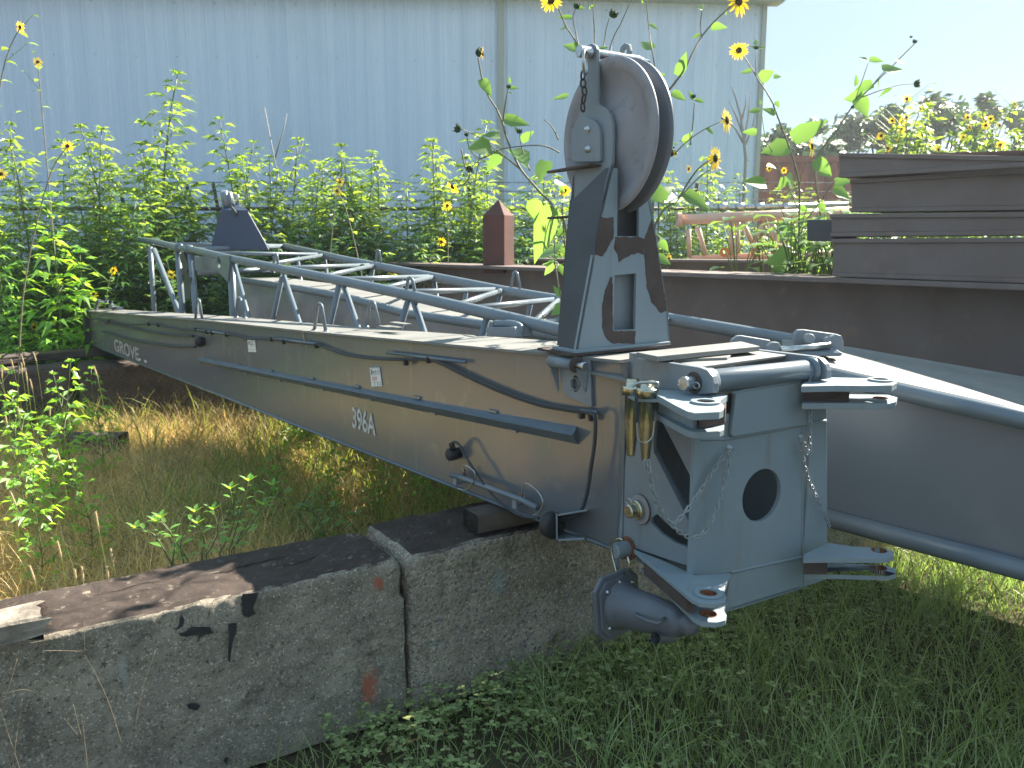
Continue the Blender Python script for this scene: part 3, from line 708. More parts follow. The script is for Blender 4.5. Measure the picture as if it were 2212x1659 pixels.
def label(tl, tr, br, bl_, red):
    p = [W(*q, .003) for q in (tl, tr, br, bl_)]
    def at(u, v): return p[0].lerp(p[1], u).lerp(p[3].lerp(p[2], u), v)
    lb = MB().prism([at(0, 0), at(1, 0), at(1, 1), at(0, 1)], WN*.0015).build('paper_label', M['label'], jib)
    ink = MB(); 
    def bar(m_, u0, v0, u1, v1): m_.prism([at(u0, v0)+WN*.0018, at(u1, v0)+WN*.0018, at(u1, v1)+WN*.0018, at(u0, v1)+WN*.0018], WN*.0006)
    for v in (.38, .78): bar(ink, .02, v, .98, v+.012)
    bar(ink, .33, .80, .345, .97); bar(ink, .62, .80, .635, .97)
    for k in range(9): bar(ink, .08, .12+k*.028, .24, .12+k*.028+(.014 if k % 3 else .02))
    for u in (.3, .62): bar(ink, u, .05, u+.22, .065)
    ink.build('label_print', M['ink'], jib)
    if red:
        tl_ = MB(); bar(tl_, 0, .0, 1, .035); tl_.build('label_edge', M['tealink'], jib)
        text('62-2', at(.32, .32), at(.95, .30), .012, M['ink'], 'label_writing', .0045)
        text('5324', at(.16, .70), at(.62, .68), .017, M['redink'], 'label_writing', .0045)
        text('3-4', at(.70, .95), at(.95, .94), .009, M['ink'], 'label_writing', .0045)
    else: text('11', at(.38, .52), at(.66, .50), .030, M['ink'], 'label_writing', .0045)
label((799, 793), (820, 792), (826, 834), (803, 835), True)
label((535, 734), (551, 735), (554, 761), (537, 760), False)
# long pin tube with clips, plug socket and bumper low on the web
m = MB(); m.tube([W(*cB(215, 665), .045), W(*cB(340, 700), .045), W(*cB(850, 890), .045), W(*cB(985, 960), .045)], .011, 12); m.build('storage_tube', M['tube'], jib)
m = MB().lathe(W(*cB(970, 955), .045), WD*-1, [(.0, .0085), (.012, .0085)], 12); m.build('tube_bore', M['dark'], jib)
for (x, y) in ((300, 700), (830, 905)):
    q = W(*cB(x, y), .02); MB().box(q+UP*.014, WD*.012, WN*.028, UP*.003).box(q-UP*.016, WD*.012, WN*.028, UP*.003).box(q+WN*.026-UP*.002, WD*.012, WN*.003, UP*.018).build('tube_clamp', M['paint'], jib)
for (cx_, cy_) in (((-1, 0)), ): pass
for pts in ([(330, 640), (320, 600), (345, 580), (395, 610), (428, 650), (420, 720), (380, 780), (330, 800), (280, 785)], [(845, 860), (850, 800), (870, 745), (900, 745), (940, 770), (1000, 830), (1032, 900), (1025, 960), (985, 1010), (945, 1022)]):
    cab('pin_clip', [cB(*p) for p in pts], .0022, .06, M['zinc'])
    q = W(*cB(*pts[0]), .04); MB().tube([q-UP*.03, q+UP*.012], .005, 8).build('clip_pin', M['rustring'], jib)
m = MB(); q = W(*cB(235, 480), .03); m.lathe(q, WN, [(-.03, .0001), (-.03, .022), (.0, .026), (.02, .026), (.028, .018), (.028, .0001)], 16); m.tube([W(*cB(230, 430), .04), W(*cB(222, 395), .05)], .012, 10); m.build('plug_socket', M['black'], jib)
m = MB(); a = W(*cB(1045, 975)); 
# bumper bracket: C-shaped steel with rubber buffer
q1 = W(*cB(1165, 1010), .09); 
m.prism([W(*cB(1170, 1020)), W(*cB(1430, 970)), W(*cB(1430, 970), .09), W(*cB(1165, 1015), .09)], UP*-.007)
m.prism([W(*cB(1170, 1150)), W(*cB(1430, 1210)), W(*cB(1400, 1225), .09), W(*cB(1165, 1240), .09)], UP*-.007)
m.prism([W(*cB(1045, 985), .05), W(*cB(1162, 1010), .09), W(*cB(1165, 1245), .09), W(*cB(1160, 1245), .01), W(*cB(1150, 1040), 0)], WD*.008)
m.build('bumper_bracket', M['paint'], jib, .002)
m = MB(); q = W(*cB(1140, 1122), .07); m.lathe(q, WD, [(-.004, .0001), (-.004, .04), (.0, .046), (.03, .046), (.038, .04), (.038, .0001)], 24); m.build('rubber_bumper', M['black'], jib)

# ---- head
def Zl(z, pts): return [atz(*c3(*p), z) for p in pts]
hp = MB()
HC = Hd(.272, 0, .952)
outl = [F(*c3(538, 500)), F(*c3(1068, 400)), F(*c3(1075, 1188)), F(*c3(1078, 1332)), F(*c3(690, 1452)), F(*c3(716, 1256)), F(*c3(540, 1280))]
hole = circ(HC, PD, UP, .081, 36)
hp.prism([outl, hole], AD*.014); hp.build('face_plate', M['head'], jib, .002)
m = MB(); m.prism([F(*c3(1070, 430)), F(*c3(1196, 405)), F(*c3(1199, 1132)), F(*c3(1076, 1166))], AD*.012); m.build('face_wing', M['head'], jib, .002)
m = MB(); m.prism([F(*c3(1080, 1180)), F(*c3(1199, 1150)), F(*c3(1195, 1290)), F(*c3(1081, 1333))], AD*.012); m.build('lower_wing', M['head'], jib, .002)
m = MB(); q = [F(*c3(*p)) for p in ((722, 366), (735, 358), (1055, 306), (1076, 312), (1086, 345), (1100, 500), (1090, 516), (712, 578), (700, 565))]
m.prism(q, AD*-.016); m.build('raised_pad', M['head'], jib, .004)
m = MB(); 
def wob(pts, r, n=26):
    out = []
    for i in range(n+1):
        f_ = i/n*(len(pts)-1); k = min(int(f_), len(pts)-2); p = pts[k].lerp(pts[k+1], f_-k); out.append(p+UP*noise.noise(p*50)*.002)
    return out
m.tube(wob([F(*c3(x, y)) for x, y in ((560, 594), (700, 592), (1000, 536), (1190, 500))], .005), .0055, 6)
m.tube(wob([F(*c3(x, y)) for x, y in ((716, 1256), (1078, 1178), (1199, 1140))], .004), .0045, 6)
m.tube(wob([F(*c3(x, y)) for x, y in ((1070, 560), (1074, 1180))], .004), .0035, 6)
m.tube(wob([F(*c3(x, y), -.012) for x, y in ((722, 362), (1060, 304))], .004), .0045, 6)
m.build('weld_seam', M['head'], jib)
m = MB(); m.box(Hd(.272, .006, .616), PD*.14, AD*.012, UP*.001); 
# edge bar at the left corner of the face, and side plate with openings
m = MB(); m.prism([Hd(-.008, -.004, .76), Hd(.012, -.004, .76), Hd(.012, .012, .76), Hd(-.008, .012, .76)], UP*.44); m.build('corner_bar', M['head'], jib, .002)
so1 = [(158, 1078), (240, 1136), (395, 1190), (524, 1230), (524, 545), (345, 470), (212, 470)]
h1 = [(332, 600), (345, 500), (372, 500), (519, 785), (519, 1025), (333, 655)]
h2 = [(322, 985), (350, 965), (400, 1015), (460, 1055), (519, 1072), (519, 1140), (440, 1110), (370, 1065), (318, 1010)]
m = MB(); m.prism([[S(*c3(*p)) for p in so1], [S(*c3(*p)) for p in h1], [S(*c3(*p)) for p in h2]], PD*.012); m.build('side_plate', M['paint'], jib, .002)
m = MB(); m.prism([S(*c3(*p), .02) for p in ((330, 648), (519, 1010), (519, 1045), (326, 668))], PD*.02); m.build('diagonal_brace', M['head'], jib, .002)
# inner dark liner, top and bottom plates, right side
m = MB(); m.prism([Hd(.02, .30, .70), Hd(.44, .30, .70), Hd(.44, .30, 1.25), Hd(.02, .30, 1.25)], AD*.01); m.build('inner_bulkhead', M['paint'], jib)
m = MB(); m.prism([Hd(.02, .17, .68), Hd(.40, .17, .68), Hd(.40, .17, .80), Hd(.02, .17, .72)], AD*.01); m.build('inner_rib', M['head'], jib)
m = MB(); m.prism([Hd(.46, .0, .70), Hd(.46, .34, .70), Hd(.46, .34, 1.26), Hd(.46, .0, 1.26)], PD*.012); m.build('side_plate', M['head'], jib)
m = MB(); m.prism([Hd(-.002, .004, 1.272), Hd(.475, .004, 1.272), Hd(.475, .50, 1.272), Hd(-.002, .50, 1.272)], UP*.010); m.build('top_plate', M['topdust'], jib, .002)
m = MB(); m.prism([Hd(.10, .0, .612), Hd(.47, .0, .612), Hd(.47, .3, .69), Hd(.05, .3, .69)], UP*.01); m.build('bottom_plate', M['head'], jib)
# transition between head side and girder web
e = sec[-1]; m = MB(); m.prism([e[0]+WN*.003-UP*.002, e[3]+WN*.003, Hd(-.003, .31, .70), Hd(-.003, .31, 1.335)], -WN*.02); m.build('web_splice', M['web'], jib)
# hinge cheeks, tube, pin
ck = [(229, 365), (226, 250), (250, 188), (560, 236), (598, 250), (622, 280), (633, 318), (632, 362), (560, 372), (400, 352)]
cl = [S(*c3(*p), -.004) for p in ck]
m = MB(); m.prism(cl, PD*.020); m.build('hinge_cheek', M['paint'], jib, .003)
m = MB(); m.prism([p+PD*.455 for p in cl], PD*.022); m.build('hinge_cheek', M['paint'], jib, .003)
TC = S(*c3(596, 305), .02)
m = MB(); m.lathe(TC+PD*.005, PD, [(0, .0001), (0, .029), (.004, .031), (.41, .031), (.414, .029), (.414, .0001)], 32); m.lathe(TC+PD*.0, PD, [(0, .036), (.018, .036), (.018, .031)], 32); m.lathe(TC+PD*.405, PD, [(0, .031), (0, .038), (.02, .038)], 32); m.build('hinge_tube', M['tube'], jib)
PC = S(*c3(535, 312), -.004)
m = MB(); m.ring(PC-PD*.003, PD, .012, .030, .004, 24); m.build('pin_washer', M['rust'], jib)
m = MB(); m.cyl(PC-PD*.042, PD, .0205, .045, 24); m.build('hinge_pin', M['zinc'], jib)
def cotter(c, u, v, s_, par, name='cotter_ring'):
    pts = [V(c)+u*math.cos(a)*s_+v*math.sin(a)*s_*.7 for a in [2*math.pi*k/12 for k in range(12)]]
    return MB().tube(pts, .0022, 6, closed=True).build(name, M['zinc'], par)
cotter(PC-PD*.02+AD*-.03-UP*.002, AD, UP, .012, jib)
m = MB(); m.prism(Zl(1.378, [(248, 160), (350, 180), (862, 130), (770, 106)]), UP*-.016); m.build('flat_bar', M['topdust'], jib, .002)
m = MB(); m.prism(Zl(1.352, [(385, 198), (560, 232), (1010, 172), (860, 148)]), UP*-.008); m.build('hinge_deck', M['topdust'], jib, .002)
m = MB(); m.prism(Zl(1.36, [(430, 196), (700, 186), (720, 172), (690, 168), (450, 186)]), UP*-.008); m.build('deck_strip', M['topdust'], jib, .002)
m = MB(); m.prism([Hd(.015, .30, 1.275), Hd(.45, .30, 1.275), Hd(.45, .30, 1.362), Hd(.015, .30, 1.362)], AD*.02); m.build('hinge_back_plate', M['paint'], jib)
# lugs
def lug(z, pts, holec, hr, boss=True, th=.018, name='lug_plate'):
    lp = Zl(z, pts); hc = atz(*c3(*holec), z)
    m = MB(); m.prism([lp, circ(hc, PD, AD, hr, 20)], UP*-th)
    if boss: m.ring(hc+UP*.0, UP, hr, hr*1.6, .006, 24)
    m.build(name, M['head'], jib, .0025)
    MB().ring(hc-UP*(th+.001), UP, hr*.93, hr, th+.002, 20).build('rusty_bore', M['rustring'], jib)
ul = [(335, 345), (352, 375), (440, 425), (500, 455), (540, 464), (660, 458), (682, 448), (683, 425), (660, 405), (705, 372), (560, 358)]
lug(1.282, ul, (592, 413), .024)
lug(1.218, [(x+2, y+95) for x, y in ul], (592, 512), .024, False)
m = MB(); a_, b_ = atz(*c3(360, 385), 1.26), atz(*c3(530, 462), 1.26); m.prism([a_, b_, b_-UP*.045, a_-UP*.045], (b_-a_).cross(UP).normalized()*-.012); m.build('lug_spacer', M['head'], jib)
m = MB(); m.prism(Zl(1.262, [(560, 462), (690, 440), (700, 390), (560, 380)]), UP*-.042); m.build('lug_block', M['rust'], jib)
ur = [(1068, 330), (1240, 326), (1400, 328), (1520, 325), (1545, 312), (1540, 296), (1500, 288), (1400, 290), (1200, 285), (1095, 288)]
lug(1.288, ur, (1462, 303), .022)
lug(1.232, [(1072, 415), (1240, 414), (1500, 416), (1540, 405), (1547, 385), (1500, 372), (1300, 370), (1200, 372), (1080, 380)], (1462, 388), .022, False)
m = MB(); m.prism(Zl(1.27, [(1080, 340), (1310, 345), (1300, 330), (1090, 325)]), UP*-.038); m.build('lug_block', M['rust'], jib)
ll = [(235, 1140), (255, 1160), (360, 1250), (520, 1385), (560, 1405), (640, 1412), (690, 1400), (696, 1375), (682, 1345), (718, 1258), (540, 1270), (390, 1200)]
lug(.765, ll, (605, 1364), .024, True, .014)
lug(.70, [(270, 1235), (380, 1330), (530, 1480), (570, 1502), (640, 1508), (690, 1495), (697, 1470), (680, 1440), (700, 1400), (560, 1380), (400, 1280), (300, 1225)], (605, 1462), .024, False, .014)
m = MB(); a_, b_ = atz(*c3(285, 1210), .745), atz(*c3(500, 1395), .745); m.prism([a_, b_, b_-UP*.035, a_-UP*.035], (b_-a_).cross(UP).normalized()*-.02); m.build('lug_spacer', M['rust'], jib)
lr = [(1078, 1188), (1200, 1186), (1490, 1188), (1528, 1175), (1532, 1155), (1490, 1138), (1330, 1128), (1205, 1110), (1085, 1165)]
lug(.772, lr, (1456, 1147), .023, False, .014)
lug(.70, [(1088, 1268), (1250, 1268), (1500, 1276), (1540, 1262), (1538, 1240), (1490, 1222), (1330, 1215), (1200, 1205), (1090, 1240)], (1456, 1233), .023, False, .014)
m = MB(); m.prism(Zl(.755, [(1082, 1195), (1200, 1196), (1190, 1180), (1088, 1182)]), UP*-.045); m.build('lug_block', M['rust'], jib)
# side pins
q = S(*c3(268, 942), -.002)
m = MB(); m.cyl(q-PD*.006, PD, .046, .007, 32); m.build('pivot_washer', M['sheave'], jib)
MB().ring(q-PD*.0035, PD, .0445, .0475, .004, 32).build('washer_rust', M['rustring'], jib)
m = MB(); m.cyl(q-PD*.022, PD, .030, .017, 24); m.cyl(q-PD*.05, PD, .021, .03, 24); m.build('pivot_pin', M['gold'], jib); cotter(q-PD*.045+UP*.03, AD, UP, .014, jib)
q = S(*c3(205, 1136), -.002)
m = MB(); m.cyl(q-PD*.004, PD, .038, .006, 28); m.build('rusty_collar', M['rustring'], jib)
m = MB(); m.cyl(q-PD*.055, PD, .025, .055, 28); m.box(q-PD*.045-UP*.03, AD*.008, PD*.004, UP*.03); m.build('lock_pin', M['paint'], jib)
cp_ = [(180, 1096), (165, 1088), (130, 1098), (120, 1112), (128, 1180), (150, 1262), (172, 1280), (205, 1250), (213, 1215), (205, 1178)]
m = MB(); m.tube([S(*c3(*p), -.06) for p in cp_], .0036, 8); m.build('wire_clip', M['gold'], jib)
# cone housing bolted under the lower left lugs
def c7(a, b): return 1296+a*.191, 1094.5+b*.191
A, B_ = atY(*c7(215, 1105), 2.34), atY(*c7(1075, 1360), 2.13)
ax = (B_-A).normalized(); ux = ax.cross(UP).normalized(); uy = ux.cross(ax)
m = MB(); L_ = (B_-A).length
m.lathe(A, ax, [(0, .0001), (0, .074), (.012, .074), (.022, .066), (.03, .062), (L_*.45, .056), (L_*.8, .043), (L_*.84, .040), (L_*.86, .030), (L_*.9, .029), (L_*.93, .031), (L_*1.0, .024), (L_*1.03, .0001)], 36)
ch_ = m.build('cone_housing', M['housing'], jib)
def sq(h, k): return [A+ux*a*h+uy*b*h for a, b in ((-1, -1+k), (-1+k, -1), (1-k, -1), (1, -1+k), (1, 1-k), (1-k, 1), (-1+k, 1), (-1, 1-k))]
m = MB(); m.prism([p-ax*.016 for p in sq(.098, .35)], ax*.014); m.prism([p-ax*.002 for p in sq(.086, .35)], ax*.008); m.build('housing_flange', M['housing'], jib, .003)
m = MB()
for a, b in ((-.7, -.7), (.7, -.7), (-.7, .7), (.7, .7), (0, .88), (0, -.88)): m.lathe(A+ux*a*.08+uy*b*.08+ax*.006, ax, [(0, .007), (.008, .007), (.008, .0001)], 6)
m.build('flange_bolt', M['zinc'], jib)
qa, qb = atY(*c7(400, 1215), 2.24), atY(*c7(735, 1290), 2.15)
m = MB(); m.tube([qa+ax*.0+uy*.01, atY(*c7(420, 1240), 2.2), atY(*c7(560, 1300), 2.15), atY(*c7(660, 1320), 2.13), qb+uy*.008], .0055, 8); m.build('housing_handle', M['housing'], jib)
m = MB(); m.tube([atY(*c7(625, 1485), 2.16), atY(*c7(760, 1450), 2.24)+ax*.02], .0165, 16, False); m.tube([atY(*c7(760, 1450), 2.24)+ax*.02, atY(*c7(640, 1482), 2.163)], .013, 16, False); m.build('drain_pipe', M['housing'], jib)
m = MB(); m.ring(atY(*c7(765, 1180), 2.13), (-.2, -.9, .35), .002, .007, .004, 14); m.build('grease_plug', M['housing'], jib)

# bracket for the tapered pins
m = MB(); m.prism([atY(1352, 852, 2.32), atY(1360, 846, 2.38), atY(1450, 856, 2.32), atY(1432, 864, 2.18), atY(1372, 862, 2.24)], UP*-.008); m.build('pin_rack', M['paint'], jib, .002)
# girder-side gusset clamp with hole, below the mast
cq = W(1243, 829, .012)
m = MB(); m.prism([[W(*p, .012) for p in ((1205, 772), (1274, 778), (1278, 880), (1222, 856), (1214, 840))], circ(cq, WD, UP, .016, 20, .028)], WN*-.011); m.build('gusset_plate', M['paint'], jib, .002)
MB().ring(cq-WN*.002, WN, .0185, .021, .006, 20).build('slot_rim', M['paint'], jib)
for a, b, c in (((1186, 786), (1207, 790), (1208, 849)), ((1243, 792), (1271, 792), (1266, 848))):
    m = MB(); m.prism([W(*a, .05), W(*b, .014), W(*c, .014)], WD*.008); m.build('gusset', M['paint'], jib, .0015)
q1, q2 = W(1189, 780, .045), W(1240, 788, .045)
m = MB(); m.lathe(q1, q2-q1, [(0, .0001), (0, .019), ((q2-q1).length, .019), ((q2-q1).length, .0001)], 20); m.build('hinge_barrel', M['paint'], jib)
dq = (q2-q1).normalized(); m = MB(); m.cyl(q2+dq*.002, dq, .026, .008, 22); m.build('rusty_washer', M['rust'], jib)
m = MB(); m.cyl(q2+dq*.01, dq, .010, .035, 14); m.cyl(q2+dq*.04, dq, .014, .012, 14); m.build('hinge_bolt', M['zinc'], jib)

# ---- sheave mast
MZ = UP
TF = .555
def T(p, t=0): return F(*p, TF+t)
mast_m = MB()
fo = [c2(375, 1338), c2(1215, 1268), c2(1197, 990), c2(1140, 650), c2(1062, 130), c2(1050, 0), c1(1025, 1480), c1(940, 1480), c2(937, 322), c2(745, 322), c1(750, 1258), c1(690, 1252), c2(620, 0), c2(605, 140), c2(530, 490)]
wn = [c2(722, 668), c2(915, 652), c2(905, 1150), c2(712, 1156)]
mast_m.prism([[T(p) for p in fo], [T(p) for p in wn]], AD*.012)
def patch(pts):
    q = [T(c2(*p)) for p in pts]; q2 = []
    for i in range(len(q)):
        n_ = max(2, int((q[(i+1) % len(q)]-q[i]).length/.008))
        for k in range(n_):
            p = q[i].lerp(q[(i+1) % len(q)], k/n_); q2.append(p+(PD*noise.noise(p*70)+UP*noise.noise(p*70+V((3, 1, 2))))*.004)
    mast_m.prism(q2, AD*-.0016, 1)
patch([(604, 148), (660, 160), (712, 152), (712, 335), (670, 400), (655, 445), (612, 498), (545, 490), (562, 300)])
patch([(726, 330), (930, 326), (985, 350), (978, 490), (935, 470), (862, 488), (820, 510), (762, 550), (745, 470), (718, 440)])
patch([(1056, 165), (1015, 260), (988, 350), (985, 480), (1010, 780), (1050, 905), (1130, 1004), (1188, 985), (1134, 655)])
patch([(700, 682), (680, 690), (638, 800), (612, 940), (610, 1130), (642, 1225), (690, 1272), (898, 1276), (908, 1162), (704, 1164)])
mast = mast_m.build('sheave_mast', [M['head'], M['rust']], jib)
# side walls, back wall, recessed panel, base flange
FLb, FLt, FRb, FRt = T(c2(375, 1338)), T(c2(620, 0)), T(c2(1215, 1268)), T(c2(1050, 0))
sdm = MB()
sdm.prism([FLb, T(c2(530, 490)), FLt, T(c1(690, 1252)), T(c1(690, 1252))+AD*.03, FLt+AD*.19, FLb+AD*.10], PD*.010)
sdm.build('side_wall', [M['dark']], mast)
sdm = MB(); sdm.prism([FRb, T(c2(1197, 990)), T(c2(1062, 130)), T(c1(1025, 1480)), T(c1(1025, 1480))+AD*.05, FRt+AD*.19, FRb+AD*.14], PD*-.010); sdm.build('side_wall', M['head'], mast)
sdm = MB(); sdm.prism([FLb+AD*.10+PD*.01, FRb+AD*.14-PD*.01, FRt+AD*.19-PD*.01, FLt+AD*.19+PD*.01], AD*.008); sdm.build('rear_wall', M['web'], mast)
m = MB(); m.prism([T(c2(690, 640), .04), T(c2(950, 630), .04), T(c2(950, 1180), .04), T(c2(680, 1190), .04)], AD*.006); m.build('added_window_panel', M['paint'], mast)  # panel added close behind the window to catch light in the dark interior
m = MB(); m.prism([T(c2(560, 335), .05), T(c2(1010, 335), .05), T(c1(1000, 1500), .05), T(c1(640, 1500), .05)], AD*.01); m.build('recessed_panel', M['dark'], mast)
m = MB(); m.prism([T(c2(375, 1372), -.012), T(c2(1220, 1292), -.012), T(c2(1220, 1292), -.012)+AD*.17, T(c2(375, 1372), -.012)+AD*.14], UP*.014); m.build('base_flange', M['head'], mast, .003)
m = MB(); q = T(c2(380, 1398), -.01); m.prism([T(c2(330, 1392), -.02), T(c2(1222, 1305), -.02), T(c2(1222, 1305), -.02)+AD*.2, T(c2(330, 1392), -.02)+AD*.2], UP*.008); m.build('base_gasket', M['rust'], mast)
# sheave
SC = F(1309, 295, .645); SR = .254
m = MB(); m.lathe(SC, PD, [(0, .0001), (0, .05), (.002, .08), (.016, .115), (.020, .15), (.018, .185), (.006, .215), (.0, .222), (.0, .248), (.003, SR), (.013, SR), (.017, .25), (.030, .185)], 96)
shv = m.build('sheave', M['sheave'], mast)
m = MB(); m.lathe(SC, PD, [(.030, .185), (.046, .185), (.058, .243), (.062, SR), (.074, SR), (.077, .25), (.077, .0001)], 96); m.build('shaded_rear_flange', M['housing'], shv)  # darker paint on groove and rear flange stands in for the shade there
# arm plate in front of the sheave
AS = (SC-HO).dot(PD)-.022
ap_ = [(600, 1640), (362, 1640), (365, 1300), (360, 950), (372, 870), (400, 800), (442, 742), (468, 700), (470, 300), (468, 190), (490, 160), (520, 150), (548, 165), (562, 200), (566, 320), (570, 670), (580, 692), (640, 722), (680, 780), (704, 870), (706, 980), (700, 1200), (650, 1400)]
m = MB(); m.prism([S(*c1(*p), AS) for p in ap_], PD*.012); m.build('arm_plate', M['paint'], mast, .002)
m = MB(); m.prism([S(*c1(*p), AS-.001) for p in ((398, 1205), (372, 1180), (368, 930), (395, 860), (440, 822), (500, 810), (560, 830), (600, 880), (620, 950), (622, 1195), (600, 1205))], PD*-.014); m.build('bearing_cover', M['paint'], mast, .003)
for b in ((484, 915), (489, 1090)):
    q = S(*c1(*b), AS-.015); m = MB(); m.lathe(q, -PD, [(0, .0125), (.003, .0125), (.003, .009), (.012, .009), (.012, .0001)], 6); m.build('bolt', M['zinc'], mast)
m = MB(); q = S(*c1(600, 1222), AS-.0); m.prism([q, q+AD*.30, q+AD*.30-PD*.02, q-PD*.05], UP*-.008); m.build('shelf_fin', M['rust'], mast)
m = MB(); q = S(*c2(600, 127), AS-.0); m.prism([q, q+AD*.30, q+AD*.30-PD*.02, q-PD*.05], UP*-.008); m.build('shelf_fin', M['rust'], mast)
m = MB(); m.prism([S(*c2(*p), AS) for p in ((385, 0), (600, 0), (590, 190), (440, 880), (428, 720), (400, 400))], PD*.014); m.build('side_channel', M['paint'], mast, .002)
m = MB(); m.prism([S(*c2(*p), AS+.01) for p in ((322, 0), (385, 0), (425, 720), (440, 880), (372, 1340), (205, 1332), (250, 800))], PD*.008)
m.prism([S(*c1(*p), AS+.01) for p in ((365, 1310), (352, 1340), (322, 1645), (385, 1650), (372, 1330))], PD*.008); m.build('side_web', M['dark'], mast, .0015)
# rear arm ear, top pin, ring, chain
q = S(*c1(808, 228), AS+.155)
m = MB(); m.prism([[q+AD*a+UP*b for a, b in ((-.028, -.05), (.028, -.05), (.030, .0), (.022, .022), (0, .031), (-.022, .022), (-.03, 0))], circ(q, AD, UP, .013, 16)], PD*.012); m.build('rear_ear', M['paint'], mast, .002)
p0 = S(*c1(520, 235), AS)
m = MB(); m.cyl(p0-PD*.055, PD, .020, .05, 22); m.cyl(p0-PD*.004, PD, .0155, .205, 22, bev=.02); m.build('head_pin', M['zinc'], mast)
m = MB(); m.cyl(p0+PD*.2, PD, .0115, .02, 14); m.cyl(p0+PD*.22, PD, .006, .03, 10); m.build('pin_tip', M['zinc'], mast)
rc = S(*c1(462, 318), AS-.045)
vu = (PD*.75-AD*-.66).normalized(); pts = [rc+vu*math.cos(a)*.031+UP*math.sin(a)*.038 for a in [2*math.pi*k/28 for k in range(28)]]
m = MB().tube(pts, .0048, 10, closed=True); m.build('pull_ring', M['zinc'], mast)
cotter(p0+PD*.222-UP*.02, vu, UP, .02, mast)
def chain(path, ll, wr, name, mm, par=None, width=.42):
    path = [V(p) for p in path]; d = [0]
    for a, b in zip(path, path[1:]): d.append(d[-1]+(b-a).length)
    m = MB(); n = int(d[-1]/(ll*.74)); 
    def at(s_):
        for i in range(len(path)-1):
            if s_ <= d[i+1]: return path[i].lerp(path[i+1], (s_-d[i])/(d[i+1]-d[i]+1e-9))
        return path[-1]
    for k in range(n):
        c = at((k+.5)*d[-1]/n); t = (at(min(d[-1], (k+.9)*d[-1]/n))-at((k+.1)*d[-1]/n)).normalized()
        s_ = t.cross(V((.1, 1, .05))).normalized(); s2 = t.cross(s_)
        rot = R(38 if k % 2 else -48)+random.uniform(-.25, .25); side = s_*math.cos(rot)+s2*math.sin(rot)
        pts = []
        for j in range(14):
            a = 2*math.pi*j/14; x = math.cos(a); y = math.sin(a)
            pts.append(c+t*(x*ll*.5*.98)+side*(math.copysign(abs(y)**.6, y)*ll*width*.5))
        m.tube(pts, wr, 5, closed=True)
    o = m.build(name, mm, par)
    return o
def curve(pts, n=8):
    out = []
    for i in range(len(pts)-1):
        p0_, p1, p2, p3 = pts[max(i-1, 0)], pts[i], pts[i+1], pts[min(i+2, len(pts)-1)]
        for k in range(n):
            t = k/n; out.append(.5*((2*p1)+(p2-p0_)*t+(2*p0_-5*p1+4*p2-p3)*t*t+(3*p1-p0_-3*p2+p3)*t**3))
    return out+[pts[-1]]
chain(curve([S(*c1(*p), AS-.03) for p in ((445, 395), (440, 480), (455, 590), (440, 680), (442, 750))]), .030, .0036, 'pin_chain', M['dark'], mast, .6)
# safety chains hanging on the head
def hchain(pts, label, off=-.022, ll=.0235):
    o = chain(curve([F(*c3(*p), off if len(p) < 3 else p[2]) if False else F(*c3(p[0], p[1]), off) for p in pts]), ll, .0019, 'safety_chain', M['chainm'])
    return tag(recentre(o), label, 'chain', 'safety chains on the jib head')
hchain([(700, 655), (650, 720), (600, 800), (540, 890), (480, 970), (432, 1012), (395, 995), (350, 920), (315, 800), (290, 700)], 'thin galvanised chain from the left face bolt looping to the gold pins, shallower loop')
hchain([(712, 655), (700, 740), (672, 860), (640, 960), (590, 1050), (532, 1082), (470, 1062), (400, 990), (345, 890), (320, 800), (308, 700)], 'thin galvanised chain from the left face bolt hanging in the deeper loop', -.034)
hchain([(1064, 600), (1078, 690), (1100, 780), (1140, 870), (1180, 960), (1210, 1028)], 'thin chain slanting down the right wing of the jib head')
hchain([(1064, 600), (1085, 620), (1098, 660), (1110, 640), (1114, 500), (1116, 380), (1108, 270)], 'thin chain hanging from the hinge end down to the right face bolt', -.03)
for b in ((706, 636), (1062, 578)):
    q = F(*c3(*b)); m = MB(); m.lathe(q, -AD, [(0, .011), (.004, .011), (.004, .0075), (.014, .0075), (.014, .0001)], 6); m.build('face_bolt', M['chainm'], jib)
# tapered pins standing in the rack
def tpin(x, yt, yb, w0, Y, label):
    a, b = atY(x, yt, Y), atY(x, yb, Y); r = w0/2*Y/FP; L_ = a.z-b.z
    t = thing('tapered_pin', a, label, 'steel pin', 'tapered pins on the jib head')
    m = MB(); m.lathe(a, -UP, [(0, .0001), (0, r*.82), (.004, r*.9), (.022, r*.9), (.022, r*1.38), (.026, r*1.42), (.046, r*1.42), (.048, r*1.0), (L_*.55, r*.98), (L_*.56, r*.95), (L_*.98, r*.56), (L_, r*.5), (L_, .0001)], 32); m.build('pin_shank', M['gold'], t)
    return t, a, r, L_
t1, a1, r1_, L1 = tpin(1399, 822, 994, 34, 2.24, 'front gold zinc tapered pin hanging point down at the left of the jib head')
t2, a2, r2_, L2 = tpin(1367, 818, 984, 33, 2.32, 'rear gold zinc tapered pin, half hidden behind the front one')
def c8(a, b): return 1324.9+a*.1736, 748.8+b*.1736
m = MB(); m.tube(curve([atY(*c8(*p), 2.205) for p in ((505, 930), (500, 1040), (480, 1130), (420, 1190), (370, 1195), (315, 1160), (295, 1080), (297, 950))], 5), .0019, 6); m.build('retaining_wire', M['zinc'], t1)
m = MB(); m.tube(curve([atY(*c8(*p), 2.205) for p in ((240, 500), (270, 470), (330, 450), (520, 445), (560, 470), (555, 500))], 5), .004, 8); m.build('head_ring', M['zinc'], t1)
